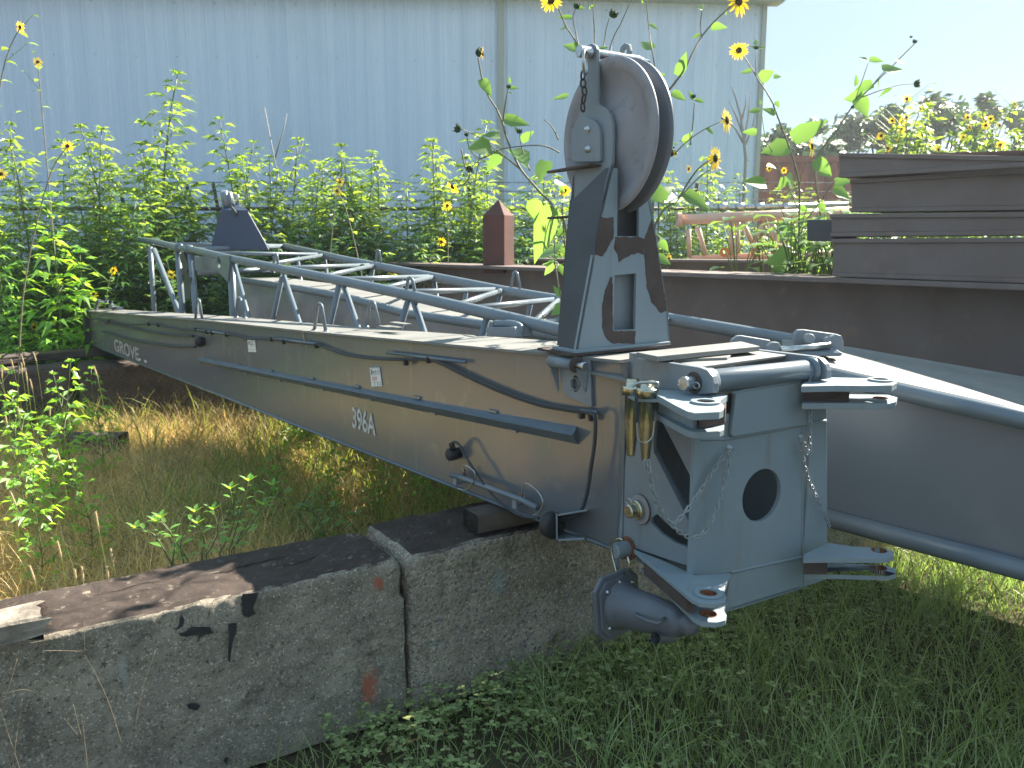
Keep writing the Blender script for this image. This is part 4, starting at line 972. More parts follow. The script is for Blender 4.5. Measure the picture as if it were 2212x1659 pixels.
chain(curve([atY(*c8(*p), 2.21) for p in ((285, 600), (290, 700), (300, 820), (298, 940))]), .017, .0022, 'keeper_chain', M['dark'], t1)

# ---------------------------------------------------------------- lattice section lying beside the girder
LO, LF = -.52, -1.62
NC = [(300, 518), (337, 523), (389, 536), (420, 540), (496, 558), (749, 609), (873, 635), (1056, 677), (1201, 711), (1300, 733)]
FC = [(560, 527), (615, 532), (749, 562), (806, 573), (936, 598), (1082, 627), (1207, 648), (1444, 689), (1707, 735), (1760, 744)]
def N_(x, dy=0): return W(x, lerpx(NC, x)+dy, LO)
def Fc(x, dy=0): return W(x, lerpx(FC, x)+dy, LF)
lat = thing('lattice_section', N_(800), 'grey tubular lattice boom section behind the jib girder, trapezoid plate at its end', 'lattice section')
ch_r = .030
MB().tube([W(x, y, LO) for x, y in NC], ch_r, 14).build('chord', M['tube'], lat)
MB().tube([W(x, y, LF) for x, y in FC[1:]], ch_r*1.15, 14).build('chord', M['tube'], lat)
for a, b in ((446, 694), (569, 699), (600, 803), (694, 808), (720, 933), (821, 936), (853, 1074), (983, 1084), (1011, 1200), (1150, 1207), (1160, 1330), (1290, 1445)):
    MB().tube([N_(a), Fc(b)], .017, 10).build('lacing_tube', M['tube'], lat)
for a, b in ((358, 615), (417, 613)):
    MB().tube([N_(a), Fc(b) if b < 614 else Fc(616)], .024, 10).build('end_tube', M['tube'], lat)
LZ = .62
def down(x0, y0, x1, y1, r=.018, off=LO, name='brace'):
    a = W(x0, y0, off); b = W(x1, y1, off)
    if name == 'brace' and b.z > LZ: b = a+(b-a)*((a.z-LZ)/(a.z-b.z))
    MB().tube([a, b], r, 10).build(name, M['tube'], lat)
for q in ((332, 539, 386, 674, .026), (324, 533, 329, 611, .024), (384, 541, 394, 674, .028), (412, 549, 423, 674, .028), (499, 563, 504, 680, .03), (506, 570, 537, 686), (610, 596, 589, 690), (613, 596, 645, 692), (735, 611, 714, 697), (741, 612, 772, 703), (733, 612, 714, 698), (884, 643, 866, 701), (892, 645, 915, 714), (1053, 682, 1043, 721)):
    down(*q)
for x in (640, 700, 806, 870, 936, 1010, 1082, 1150): 
    a = Fc(x); MB().tube([a, V((a.x, a.y, LZ))+WD*(.25 if x % 4 else -.25)], .017, 8).build('brace', M['tube'], lat)
a0, a1_ = N_(389), N_(1250); MB().tube([V((a0.x, a0.y, LZ)), V((a1_.x, a1_.y, LZ+.05))], ch_r, 12).build('chord', M['tube'], lat)
a0, a1_ = Fc(620), Fc(1200); MB().tube([V((a0.x, a0.y, LZ)), V((a1_.x, a1_.y, LZ+.05))], ch_r, 12).build('chord', M['tube'], lat)
def c4p(*pts): return [c4(*p) for p in pts]
m = MB(); hc = W(*c4(1150, 628), LO+.04); m.prism([[W(*p, LO+.04) for p in c4p((1120, 575), (1235, 568), (1238, 640), (1222, 790), (1175, 735), (1112, 680), (1098, 620))], circ(hc, WD, UP, .042, 20, .045)], -WN*.02); m.build('ring_plate', M['tube'], lat, .003)
m = MB(); m.prism([W(*p, LO-.15) for p in c4p((945, 575), (1120, 590), (1120, 700), (960, 695))], -WN*.02); m.build('end_panel', M['paint'], lat, .003)
MB().tube([W(*c4(980, 712), LO-.2), W(*c4(1590, 690), LO-.9)], .03, 10).build('cross_tube', M['tube'], lat)
m = MB(); q = W(*c4(870, 700), LO+.02); m.prism([W(*p, LO+.03) for p in c4p((820, 560), (855, 540), (900, 660), (885, 700), (915, 760), (915, 930), (870, 930), (860, 740))], -WN*.04); m.build('latch_bar', M['dark'], lat, .004)
MB().cyl(N_(410), WD, .04, .05, 18).build('chord_clamp', M['tube'], lat); MB().cyl(N_(388), WD, .042, .06, 18).build('chord_clamp', M['tube'], lat)
loop((596, 549), (589, 588), (603, 590), LO+.0, lat); loop((886, 600), (875, 648), (902, 654), LO+.0, lat)
loop((817, 540), (810, 573), (824, 576), LF, lat); loop((1113, 587), (1103, 630), (1126, 634), LF, lat)
# trapezoid plate with its bent top and pulley
tpo = (N_(450)+Fc(620))/2; tn = V((-.08, -1, 0)).normalized()
def TP(x, y, o=0): return pln(x, y, tpo+tn*o, tn)
m = MB(); m.prism([TP(*c4(*p)) for p in ((1165, 208), (1400, 210), (1550, 478), (1572, 525), (1088, 522))], tn*.018)
m.prism([TP(*c4(*p)) if p[1] > 200 else TP(*c4(*p), -.12) for p in ((1170, 209), (1398, 211), (1320, 150), (1205, 150))], UP*.015)
M['bluep'] = mat('blue_painted_plate', (.045, .068, .12), .5)
m.build('trapezoid_plate', M['bluep'], lat, .003)
m = MB(); m.prism([TP(*c4(*p), .022) for p in ((1235, 152), (1262, 160), (1300, 210), (1302, 240), (1285, 245), (1270, 205))], tn*.012); m.build('latch_hook', M['dark'], lat)
for x in (1190, 1215, 1248):
    q = TP(*c4(x, 108 if x != 1190 else 100), -.1); m = MB(); m.cyl(q-V((.018, 0, 0)), V((1, .25, .1)), .075 if x != 1215 else .085, .045, 20, bev=.3); m.build('pulley', M['paint'], lat)
m = MB(); m.tube([TP(*c4(1270, 60), -.1), TP(*c4(1310, 75), -.1), TP(*c4(1300, 150), -.1)], .012, 6); m.build('pulley_wire', M['zinc'], lat)
# small box bracket hanging under the near chord
m = MB(); m.prism([W(*p, LO+.10) for p in ((1048, 708), (1110, 706), (1116, 728), (1052, 728))], -WN*.10); m.build('bracket_box', M['paint'], lat, .004)
m = MB(); m.tube(curve([W(*p, LO+.06) for p in ((1070, 700), (1100, 700), (1118, 704), (1124, 712), (1124, 735))], 4), .02, 10); m.build('bent_pipe', M['tube'], lat)

# ---------------------------------------------------------------- inner girder under the lattice
ig = thing('inner_girder', W(900, 660, -.8), 'grey box girder lying under the lattice section, its dusty top catching the sun', 'box girder')
st2 = [(509, 604, .62), (662, 627, .62), (749, 643, .62), (871, 677, .62), (1014, 698, .62), (1201, 728, .62), (1300, 741, .62)]
m, sec2 = girder(-.80, st2, .42, .46); m.build('girder_body', M['web'], ig, .004)
m = MB()
for (a, b) in zip(sec2, sec2[1:]): m.prism([a[0]-WN*.03, b[0]-WN*.03, b[1]-WN*.012, a[1]-WN*.012], UP*.010)
m.build('girder_top', M['topdust'], ig)
MB().tube([s_[0]-WN*.01 for s_ in sec2], .028, 12).build('edge_tube', M['tube'], ig)

# ---------------------------------------------------------------- right-hand girder
ra, rb_ = atz(1795, 1155, .65), atz(2212, 1250, .65); RD = (rb_-ra).normalized(); RN = V((RD.y, -RD.x, 0))
if RN.y > 0: RN = -RN
def RW(x, y, o=0): return pln(x, y, ra+RN*o, RN)
rg = thing('edge_tube_girder', RW(1950, 1180), 'wide grey girder with round edge tubes running off the right side', 'box girder')
t0, t1_ = RW(1740, 800), RW(2212, 907); tdir = (t1_-t0); t2_ = t0+tdir*2.1; t0 = t0-tdir*.15
b0, b1_ = RW(1791, 1119), RW(2212, 1232); bdir = (b1_-b0); b2_ = b0+bdir*2.4; b0 = b0-bdir*.3
M['rg'] = mat('bluish_grey_paint', (.15, .165, .19), .3, 0, (.125, .14, .165), 2.2, (.35, .7), .04, 6, .6, 4, (.17, .185, .205), 5, (.6, .8))
m = MB(); m.prism([t0-RN*.02, t2_-RN*.02, b2_-RN*.02, b0-RN*.02], -RN*.01); m.build('side_plate', M['rg'], rg)
MB().tube([t0, t2_], .030, 20).build('top_tube', M['tube'], rg); MB().tube([b0, b2_], .034, 20).build('bottom_tube', M['tube'], rg)
zt_ = t1_.z
fe = [atz(1690, 737, t0.z+.01), atz(1838, 755, t0.z+.02), atz(2212, 819, t1_.z+.015)]
fe.append(fe[2]+(fe[2]-fe[1])*1.2)
m = MB(); m.prism([t0+UP*.020-RN*.01, t1_+UP*.020-RN*.01, t2_+UP*.020-RN*.01, fe[3], fe[2], fe[1], fe[0]], UP*.010); m.build('top_plate', M['topdust'], rg)
m = MB(); m.prism([fe[0]-UP*.02, fe[1]-UP*.02, fe[2]-UP*.02, fe[3]-UP*.02, fe[3]-UP*.5, fe[0]-UP*.5], RN*.01); m.build('far_side_plate', M['rg'], rg)
# lug bracket on its far corner (where the lattice chord ends)
kb = thing('lug_bracket', atz(1760, 765, t0.z+.04), 'grey cradle bracket with rounded cheeks on the far corner of the right-hand girder', 'bracket')
KY = atz(1780, 762, t0.z+.04).y
def K(x, y, o=0): return atY(*c6(x, y), KY+o)
m = MB(); m.prism([K(650, 1528), K(925, 1500), K(1000, 1545, -.05), K(985, 1562, -.05), K(655, 1562)], V((0, .10, .0))); m.build('cradle_base', M['tube'], kb, .004)
m = MB(); m.prism([K(*p) for p in ((925, 1455), (960, 1438), (992, 1445), (1005, 1480), (1000, 1530), (975, 1560), (920, 1560))], V((.0, .03, 0))); m.build('cradle_cheek', M['paint'], kb, .006)
m = MB(); m.prism([K(*p) for p in ((565, 1550), (570, 1505), (600, 1482), (640, 1484), (650, 1510), (648, 1560), (575, 1575))], V((0, .03, 0))); m.build('cradle_cheek', M['paint'], kb, .006)
m = MB(); m.prism([K(*p, .13) for p in ((718, 1505), (722, 1440), (745, 1414), (780, 1412), (970, 1438), (975, 1475), (900, 1500))], V((0, .03, 0))); m.build('cradle_back', M['paint'], kb, .004)
m = MB(); m.prism([K(*p, .11) for p in ((360, 1500), (372, 1470), (400, 1448), (425, 1445), (588, 1472), (590, 1500), (560, 1530))], V((0, .03, 0))); m.build('cradle_back', M['paint'], kb, .004)
m = MB(); 
for p in ((795, 1462), (905, 1480)): m.cyl(K(*p, .11), (0, -1, .1), .02, .03, 14)
m.build('cradle_bolt', M['paint'], kb)
MB().tube([K(645, 1528, -.02), K(925, 1500, -.02)], .012, 10).build('cradle_rod', M['zinc'], kb)

# ================================================================ vegetation
import numpy as np
rng = np.random.default_rng(5)
def blades(name, pts, h, wd, lean, material, segs=4, droop=.6, kind='stuff'):
    """one mesh of curved grass blades; pts (n,2), h (n), wd (n), lean (n)"""
    n = len(pts); a = rng.uniform(0, 2*np.pi, n); dx, dy = np.cos(a), np.sin(a)
    b = rng.uniform(0, 2*np.pi, n); sx, sy = np.cos(b), np.sin(b)
    tt = np.linspace(0, 1, segs+1); vs = np.zeros((n, segs+1, 2, 3))
    gz = np.zeros(n)-.03
    for i, t in enumerate(tt):
        off = lean*h*t**1.8; z = h*(t-droop*lean*t**2.6*.7)
        w_ = wd*(1-t**1.6)*.5+.0004
        cx_, cy_ = pts[:, 0]+dx*off, pts[:, 1]+dy*off
        for k, s_ in enumerate((-1, 1)):
            vs[:, i, k, 0] = cx_+sx*w_*s_; vs[:, i, k, 1] = cy_+sy*w_*s_; vs[:, i, k, 2] = gz+z
    V_ = vs.reshape(-1, 3); per = (segs+1)*2; base = np.arange(n)[:, None, None]*per
    q = np.array([[2*i, 2*i+1, 2*i+3, 2*i+2] for i in range(segs)])[None]
    Q = (base+q).reshape(-1, 4)
    me = bpy.data.meshes.new(name); me.vertices.add(len(V_)); me.vertices.foreach_set('co', V_.ravel().astype('f'))
    me.loops.add(Q.size); me.loops.foreach_set('vertex_index', Q.ravel().astype('i'))
    me.polygons.add(len(Q)); me.polygons.foreach_set('loop_start', (np.arange(len(Q))*4).astype('i'))
    me.polygons.foreach_set('use_smooth', np.ones(len(Q), dtype=bool))
    me.update(); me.validate(); me.materials.append(material)
    o = bpy.data.objects.new(name, me); COL.objects.link(o); 
    if kind: o['kind'] = kind
    return o
def area(n, x0, x1, y0, y1, keep=None):
    p = np.column_stack([rng.uniform(x0, x1, n), rng.uniform(y0, y1, n)])
    if keep is not None: p = p[keep(p[:, 0], p[:, 1])]
    return p
bo, bd, bn_ = np.array(JP[:2]), np.array(BLD[:2]), np.array(BLN[:2])
def blockfrm(x, y): dx = x-bo[0]; dy = y-bo[1]; return dx*bd[0]+dy*bd[1], dx*bn_[0]+dy*bn_[1]
def notblock(x, y, pad=.0):
    u, v = blockfrm(x, y); return ~((u > -1.9) & (u < 3.2) & (v > -.02-pad) & (v < .42+pad))
def front(x, y): u, v = blockfrm(x, y); return (v < -.02) & (y > .9)
def behind(x, y): u, v = blockfrm(x, y); return (v > .42) | (u > 3.25)
def scatter(n, x0, x1, y0, y1, keep, h, w_, l_, name, mm, clump=0, **k):
    p = area(n, x0, x1, y0, y1, keep); m_ = len(p)
    if clump:
        c = p[rng.integers(0, m_, max(1, m_//clump))]; p = c[rng.integers(0, len(c), m_)]+rng.normal(0, .045, (m_, 2))
        ok = keep(p[:, 0], p[:, 1]); p = p[ok]; m_ = len(p)
    hh = rng.uniform(*h, m_); return blades(name, p, hh, rng.uniform(*w_, m_), rng.uniform(*l_, m_), mm, **k)
# foreground green grass right of the blocks
scatter(26000, -.9, 4.5, 1.2, 5.0, front, (.05, .17), (.002, .005), (.3, 1.0), 'grass', M['grassG'])
scatter(15000, -.3, 4.5, 1.4, 5.0, lambda x, y: front(x, y) & (x > .05+(2.7-y)*.3), (.12, .32), (.002, .005), (.25, 1.0), 'tall_grass', M['grassG'], clump=14)
scatter(2600, .1, 4.5, 1.4, 5.0, front, (.2, .44), (.0025, .006), (.2, 1.1), 'tall_grass', M['grassM'])
# dry tangle behind the blocks
scatter(42000, -8, 1.5, 2.7, 8.5, behind, (.06, .20), (.002, .0045), (.3, 1.3), 'dry_grass', M['grassY'])
scatter(40000, -8, .2, 2.7, 8.0, behind, (.12, .36), (.0016, .0035), (.2, 1.3), 'dry_grass', M['grassY'], clump=20)
scatter(22000, -5, -1.1, 2.9, 6.3, behind, (.12, .42), (.0016, .0034), (.2, 1.3), 'dry_grass', M['grassY'], clump=14)
M['grassR'] = leafmat('brown_dry_stems', (.20, .12, .07), (.14, .08, .03), .7)
scatter(16000, -8, .8, 2.75, 8.0, behind, (.15, .42), (.0012, .0026), (.3, 1.5), 'dry_stems', M['grassR'], clump=9)
scatter(14000, -8, .8, 2.75, 8.0, behind, (.2, .48), (.0014, .003), (.2, 1.4), 'dry_stems', M['grassY'], clump=9)
scatter(10000, -9, 4, 2.8, 11, behind, (.06, .26), (.003, .007), (.3, 1.1), 'grass', M['grassM'], clump=12)
scatter(12000, -2.2, 1.2, 4.2, 9, behind, (.15, .5), (.005, .011), (.2, .9), 'tall_grass', M['grassM'], clump=12)
scatter(9000, -11, -2.6, 6.2, 11, behind, (.2, .6), (.005, .012), (.2, .9), 'tall_grass', M['grassM'], clump=12)
scatter(20000, 1.0, 16, 4.5, 20, behind, (.3, .9), (.012, .03), (.2, .9), 'weed_field', M['grassM'], clump=10)
scatter(12000, -20, 30, 9, 40, behind, (.1, .5), (.02, .05), (.2, .9), 'weed_field', M['grassM'], clump=6)

def leaf(m, base, d, up, L_, W_, fold=.25, droop=.5, mi=0, heart=False, lob=None):
    """one folded, drooping leaf blade"""
    d = V(d).normalized(); s_ = d.cross(V(up)); 
    if s_.length < 1e-3: s_ = d.orthogonal()
    s_.normalize(); u = s_.cross(d)
    prof = ((0, .10), (.12, .75), (.32, 1.0), (.6, .66), (.83, .28), (1, 0)) if heart else ((0, .05), (.3, .85), (.55, 1.0), (.8, .5), (1, 0))
    vs = []
    for t, w_ in prof:
        c = V(base)+d*(L_*t*(1-.25*droop*t))-V((0, 0, 1))*(L_*droop*t*t*.6)
        jj = 1+(noise.noise(V((t*9, base[0]*31, base[2]*17)))*.35 if heart else 0)
        back = d*(-L_*.10 if heart and t == .12 else 0)
        vs += [c-s_*(W_*w_*.5*jj)+u*(W_*w_*fold*.5)+back, c, c+s_*(W_*w_*.5/jj)+u*(W_*w_*fold*.5)+back]
    fs = []
    for i in range(len(prof)-1): a = 3*i; fs += [(a, a+1, a+4, a+3), (a+1, a+2, a+5, a+4)]
    m.add(vs, fs, mi, True)
def lobe(m, base, d, L_, W_, droop):
    """cheap 2-quad narrow leaflet"""
    d = V(d).normalized(); s_ = d.cross(UP); s_ = s_.normalized() if s_.length > 1e-3 else V((1, 0, 0))
    p1 = V(base)+d*L_*.45; p2 = V(base)+d*L_*.95-UP*L_*droop; tl = random.uniform(-.35, .35)*W_
    m.add([base, p1-s_*W_*.5+UP*tl, p1+s_*W_*.5-UP*tl, p2], [(0, 1, 3, 2)], 0, False)
def compound(m, base, d, L_, n, W_):
    ang = math.atan2(d.y, d.x); el = d.z
    for k in range(n):
        a = ang+(k-(n-1)/2)*.42; ll = L_*(1-.16*abs(k-(n-1)/2))
        lobe(m, base, V((math.cos(a), math.sin(a), el+random.uniform(-.2, .2))), ll, W_*random.uniform(.8, 1.2), random.uniform(.15, .5))
def weed_mesh(h, spread, seed, leafL=.19, nl=5, w_=.025, dens=1.0, bare=.12):
    """tall leafy weed: returns (stem MB, foliage MB)"""
    random.seed(seed); st, fo_ = MB(), MB(); bx, by = random.uniform(-.1, .1)*h, random.uniform(-.1, .1)*h
    def axis(t): return V((bx*t*t+.02*math.sin(t*7+seed), by*t*t+.02*math.cos(t*5+seed), h*t))
    st.tube([axis(i/10) for i in range(11)], [.011*h/2*(1-.8*i/10)+.001 for i in range(11)], 5)
    n = int(h/.085*dens); rot = random.uniform(0, 3)
    for i in range(n):
        t = bare+(1-bare)*(i/n)**.95; p = axis(t); rot += 1.57+random.uniform(-.3, .3); f_ = (1-t)**.6
        for sd in (0, math.pi):
            a = rot+sd; L_ = leafL*(.5+.75*min(1, 2.2*(1-t)+.15))*random.uniform(.75, 1.25)
            bl_ = spread*f_*random.uniform(.3, 1.1)
            e = p+V((math.cos(a), math.sin(a), .75))*bl_
            if bl_ > .06:
                st.tube([p, e], [.0035, .0015], 3, False)
                k = int(bl_/.07)
                for j in range(k):
                    q = p.lerp(e, (j+.6)/k)
                    for s2 in (-1, 1):
                        aa = a+s2*random.uniform(.8, 1.7); compound(fo_, q, V((math.cos(aa), math.sin(aa), random.uniform(-.1, .4))), L_*random.uniform(.55, .8), random.choice((1, 3, 3, nl)), w_)
            compound(fo_, e, V((math.cos(a), math.sin(a), random.uniform(0, .5))), L_, nl, w_)
    for k in range(7): a = k*.9; compound(fo_, axis(1), V((math.cos(a), math.sin(a), random.uniform(.3, 1.2))), leafL*.5, 3, w_*.7)
    return st, fo_
TPL = []
def template(h, spread, seed, mats=('stem', 'leafA'), **k):
    st, fo_ = weed_mesh(h, spread, seed, **k)
    a = st.build('stem', M[mats[0]]); b = fo_.build('foliage', M[mats[1]])
    r = (a.data, b.data); bpy.data.objects.remove(a); bpy.data.objects.remove(b); return (h, r)
for i, (h, s_) in enumerate(((1.5, .30), (1.9, .34), (2.3, .38), (2.7, .40), (1.7, .42), (2.1, .26), (2.5, .30))):
    TPL.append(template(h, s_, 20+i, mats=('stem', 'leafA' if i % 3 != 1 else 'leafB')))
def put(name, x, y, h, label, cat, group=None, tpl=None, sx=1.0, parts=('stem', 'foliage')):
    if tpl is None: tpl = min(random.sample(TPL, 4), key=lambda t: abs(t[0]-h))
    f_ = h/tpl[0]; t = thing(name, V((x, y, 0)), label, cat, group); t.scale = (f_**.6*sx, f_**.6*sx, f_); t.rotation_euler = (0, 0, random.uniform(0, 6.28))
    for nm, me in zip(parts, tpl[1]):
        o = bpy.data.objects.new(nm, me); COL.objects.link(o); o.parent = t
    return t
LM = ((60, 'above the brightest broad-leaved weed'), (200, 'left of the tallest weed'), (300, 'beside the tallest weed'), (370, 'by the bare grey shrub'), (450, 'just left of the trapezoid plate'), (560, 'behind the trapezoid plate'),
      (640, 'just right of the trapezoid plate'), (760, 'behind the middle of the lattice section'), (880, 'behind the right half of the lattice section'), (1000, 'left of the pointed post'), (1090, 'behind the pointed post'), (1210, 'between the pointed post and the mast'))
def mark(px, ty, what):
    sz = 'tall' if ty < 340 else 'medium' if ty < 400 else 'low' if ty < 445 else 'very low'
    return sz+' green '+what+', '+next((t for x, t in LM if px <= x), 'right of the mast')
random.seed(3)
GF = 'tall weeds growing along the fence'
special = {285: 'tallest green weed along the fence, its tip rising high against the metal wall', 1055: 'bushy dark weed right behind the pointed rusty post',
           975: 'tall bushy weed with a pale top just left of the pointed post', 175: 'leafy weed left of the tallest one by the fence'}
for (px, ty, Y) in ((-40, 300, 9.3), (15, 262, 9.8), (60, 318, 9.0), (120, 385, 9.6), (175, 275, 9.4), (225, 350, 10.1), (285, 150, 9.6), (330, 310, 9.2), (375, 350, 10.2), (415, 400, 9.7),
                    (455, 420, 10.3), (520, 262, 10.2), (560, 400, 9.9), (610, 425, 10.4), (650, 370, 9.9), (690, 350, 10.3), (745, 410, 9.8), (790, 335, 10.2), (845, 400, 10.4), (900, 450, 9.9),
                    (940, 315, 10.2), (975, 262, 9.8), (1010, 400, 10.4), (1055, 370, 10.0), (1105, 420, 9.7), (1150, 390, 10.3), (1185, 440, 9.9), (150, 450, 8.7), (240, 430, 8.8), (330, 460, 9.0), (20, 430, 8.5), (90, 440, 8.8),
                    (400, 480, 9.4), (500, 470, 9.6), (640, 480, 9.7), (720, 470, 9.7), (830, 480, 9.7), (950, 470, 9.6), (1020, 475, 9.6), (1140, 480, 9.5), (870, 500, 9.4), (590, 500, 9.5), (585, 345, 10.1), (605, 310, 10.4), (635, 385, 10.0), (705, 325, 10.0), (728, 372, 10.4), (770, 345, 9.9), (822, 360, 10.2), (442, 335, 10.0), (482, 310, 10.3), (543, 340, 9.8), (352, 372, 10.3), (992, 305, 10.3), (1033, 350, 10.4), (1125, 385, 10.2), (1172, 365, 10.0), (205, 310, 10.3), (245, 285, 10.0), (875, 395, 10.0), (918, 380, 10.3)):
    q = atY(px, ty, Y)
    put('tall_weed', q.x, Y, q.z, special.get(px, mark(px, ty, 'weed along the fence')), 'weed', GF if px not in special else None, sx=random.uniform(1.0, 1.35))
ORD = ['first', 'second', 'third', 'fourth', 'fifth', 'sixth', 'seventh', 'eighth', 'ninth', 'tenth', 'eleventh', 'twelfth', 'thirteenth', 'fourteenth', 'fifteenth', 'sixteenth', 'seventeenth', 'eighteenth', 'nineteenth', 'twentieth', 'twenty-first', 'twenty-second', 'twenty-third', 'twenty-fourth']
def relabel(group, fmt):
    """number the look-alikes of one group from left to right as the photo shows them"""
    l = [o for o in bpy.data.objects if o.parent is None and o.get('group') == group]
    l.sort(key=lambda o: o.location.x/max(.1, o.location.y) if 'px' not in o else o['px'])
    for i, o in enumerate(l): o['label'] = fmt.format(ORD[min(i, 23)])
GR = 'weeds in the sunlit patch right of the mast'
for (px, ty, Y) in ((1415, 430, 10.5), (1450, 400, 10.6), (1490, 372, 10.4), (1535, 350, 11), (1580, 345, 12), (1620, 380, 12.5), (1470, 450, 10.4), (1530, 440, 10.8), (1600, 430, 10.9), (1665, 410, 11.5), (1700, 400, 13), (1740, 420, 12.0), (1790, 410, 12.5), (1650, 445, 11), (1560, 480, 11), (1720, 460, 11), (1780, 470, 10.8), (1835, 420, 12.2)):
    q = atY(px, ty, Y)
    put('tall_weed', q.x, Y, q.z, 'sunlit leafy weed behind the pale boom section, right of the sheave mast', 'weed', GR)
# broad bright weed at the left edge
TB = [template(1.7, .26, 51, mats=('stem', 'leafP'), leafL=.21, nl=3, w_=.036, dens=.85), template(.75, .16, 52, mats=('stem', 'leafP'), leafL=.085, nl=3, w_=.022, dens=1.6)]
q = atY(95, 425, 8.1); put('broad_leaf_weed', q.x, 8.1, q.z, 'bright green broad-leaved weed standing nearest at the left edge, above the far timber', 'weed', None, TB[0])
q = atY(-5, 500, 8.0); put('broad_leaf_weed', q.x, 8.0, q.z, 'leafy green weed cut by the left edge of the photo beside the brightest one', 'weed', None, TB[0])
q = atY(160, 545, 8.2); put('broad_leaf_weed', q.x, 8.2, q.z, 'smaller broad-leaved weed just left of the jib tip', 'weed', None, TB[0])
for px, ty, Y, lb in ((115, 785, 4.9, 'small bright leafy weed under the far timber at the left'), (55, 850, 4.6, 'low yellow-green leafy weed at the left edge in the dry grass'), (140, 805, 5.2, 'slender leafy weed beside the gap between the far blocks'), (25, 930, 4.2, 'small lit weed at the left edge below the far timber'), (100, 905, 4.5, 'low leafy weed left of the half-buried log'), (200, 800, 5.6, 'leafy weed against the far block just left of the block gap'), (15, 760, 5.8, 'leafy weed at the left edge overlapping the far timber'), (60, 1010, 3.7, 'low yellowish weed at the left edge among the foxtails'), (180, 1000, 4.0, 'small weed in front of the half-buried log')):
    q = atY(px, ty, Y); put('small_weed', q.x, Y, max(q.z, .3), lb, 'weed', None, TB[1], sx=.8)
random.seed(11)
for k in range(14):
    px = random.choice((random.uniform(520, 1000), random.uniform(800, 1000))); Y = random.uniform(4.6, 7.5); q = atY(px, 900, Y)
    put('small_weed', q.x, Y, random.uniform(.35, .6), 'low green weed in the sunny strip seen beneath the jib girder', 'weed', 'low weeds beneath the jib girder', TB[1], sx=.8)

# undergrowth mass at the foot of the fence
def thicket(name, n, x0, x1, y0, y1, zt, seed, lm='leafB', L_=.15):
    random.seed(seed); m = MB()
    for k in range(n):
        x, y = random.uniform(x0, x1), random.uniform(y0, y1); z = zt*random.random()**.8*(.75+.5*noise.noise(V((x*1.3, y, seed))))
        a = random.uniform(0, 6.28); compound(m, V((x, y, z+.03)), V((math.cos(a), math.sin(a), random.uniform(-.1, .5))), L_*random.uniform(.6, 1.2), random.choice((3, 5)), .022)
    tag(m.build(name, M[lm]), kind='stuff')
thicket('undergrowth', 17000, -9.8, .9, 8.7, 10.7, 2.15, 5)
thicket('undergrowth', 3500, -9.5, .9, 8.6, 10.6, 1.9, 6, 'leafA')
thicket('undergrowth', 6500, 1.0, 11, 10.3, 15, 1.6, 7, 'leafA', .2)
thicket('undergrowth', 2500, -10, -4.6, 8.2, 9.5, 1.0, 8, 'leafP', .13)
# dead bare shrub by the wall
def twigs(name, lines, Y, r, label, mm='deadtwig'):
    t = thing(name, atY(*lines[0][0], Y), label, 'bare shrub')
    for i, l in enumerate(lines):
        pts = [atY(x, y, Y+.02*i) for x, y in l]
        if i == 0: pts = [V((pts[0].x, pts[0].y, 0))]+pts
        n = len(pts); MB().tube(pts, [r*(1-.75*k/(n-1))*(1 if i == 0 else .6) for k in range(n)], 5).build('trunk' if i == 0 else 'twig', M[mm], t)
    return t
def s7(*p): return [(a/1.164, b/1.164) for a, b in p]
twigs('bare_shrub', [s7((810, 900), (790, 780), (760, 680), (725, 560), (690, 400), (665, 270)), s7((725, 565), (690, 510), (640, 430)), s7((760, 680), (700, 600), (650, 520)), s7((710, 490), (740, 420), (765, 350)), s7((740, 600), (775, 500), (798, 400)), s7((765, 700), (785, 600), (800, 480)), s7((690, 400), (712, 330), (722, 285)), s7((780, 760), (720, 690), (655, 640))], 10.6, .02, 'leafless grey shrub against the metal wall right of the tallest weed')
def sw(*p): return [(1497.7+a*.2083, b*.2083) for a, b in p]
twigs('bare_shrub', [sw((545, 1640), (520, 1400), (490, 1200), (440, 1020), (400, 900)), sw((520, 1400), (440, 1200), (370, 1050)), sw((530, 1450), (570, 1200), (590, 950)), sw((500, 1250), (540, 1100), (545, 980)), sw((520, 1480), (440, 1340), (350, 1250)), sw((540, 1500), (620, 1300), (650, 1100))], 12.4, .03, 'leafless grey shrub at the right corner of the metal building')

# ---- wild sunflowers
def head(c, face, r, par, n=16, open_=1.0, name='flower_head'):
    face = V(face).normalized(); u = face.orthogonal().normalized(); w_ = face.cross(u); c = V(c)
    d = MB(); d.lathe(c-face*r*.12, face, [(0, .0001), (0, r*.25), (r*.10, r*.31), (r*.20, r*.24), (r*.24, .0001)], 14); o = d.build(name, M['disc'], par)
    p = MB()
    for k in range(n):
        if random.random() > open_: continue
        a = 2*math.pi*k/n+random.uniform(-.1, .1); dd = (u*math.cos(a)+w_*math.sin(a)); L_ = r*random.uniform(.85, 1.1)
        leaf(p, c+dd*r*.22, dd-face*random.uniform(-.1, .25), face, L_*.8, r*.20, .2, random.uniform(0, .25))
    if n and open_ > 0: p.build('petals', M['petal'], o)
    s_ = MB()
    for k in range(9):
        a = 2*math.pi*k/9; dd = (u*math.cos(a)+w_*math.sin(a)); leaf(s_, c-face*r*.12+dd*r*.15, dd-face*.35, face, r*.42, r*.16, .2, .1)
    s_.build('sepals', M['bud'], o); return o
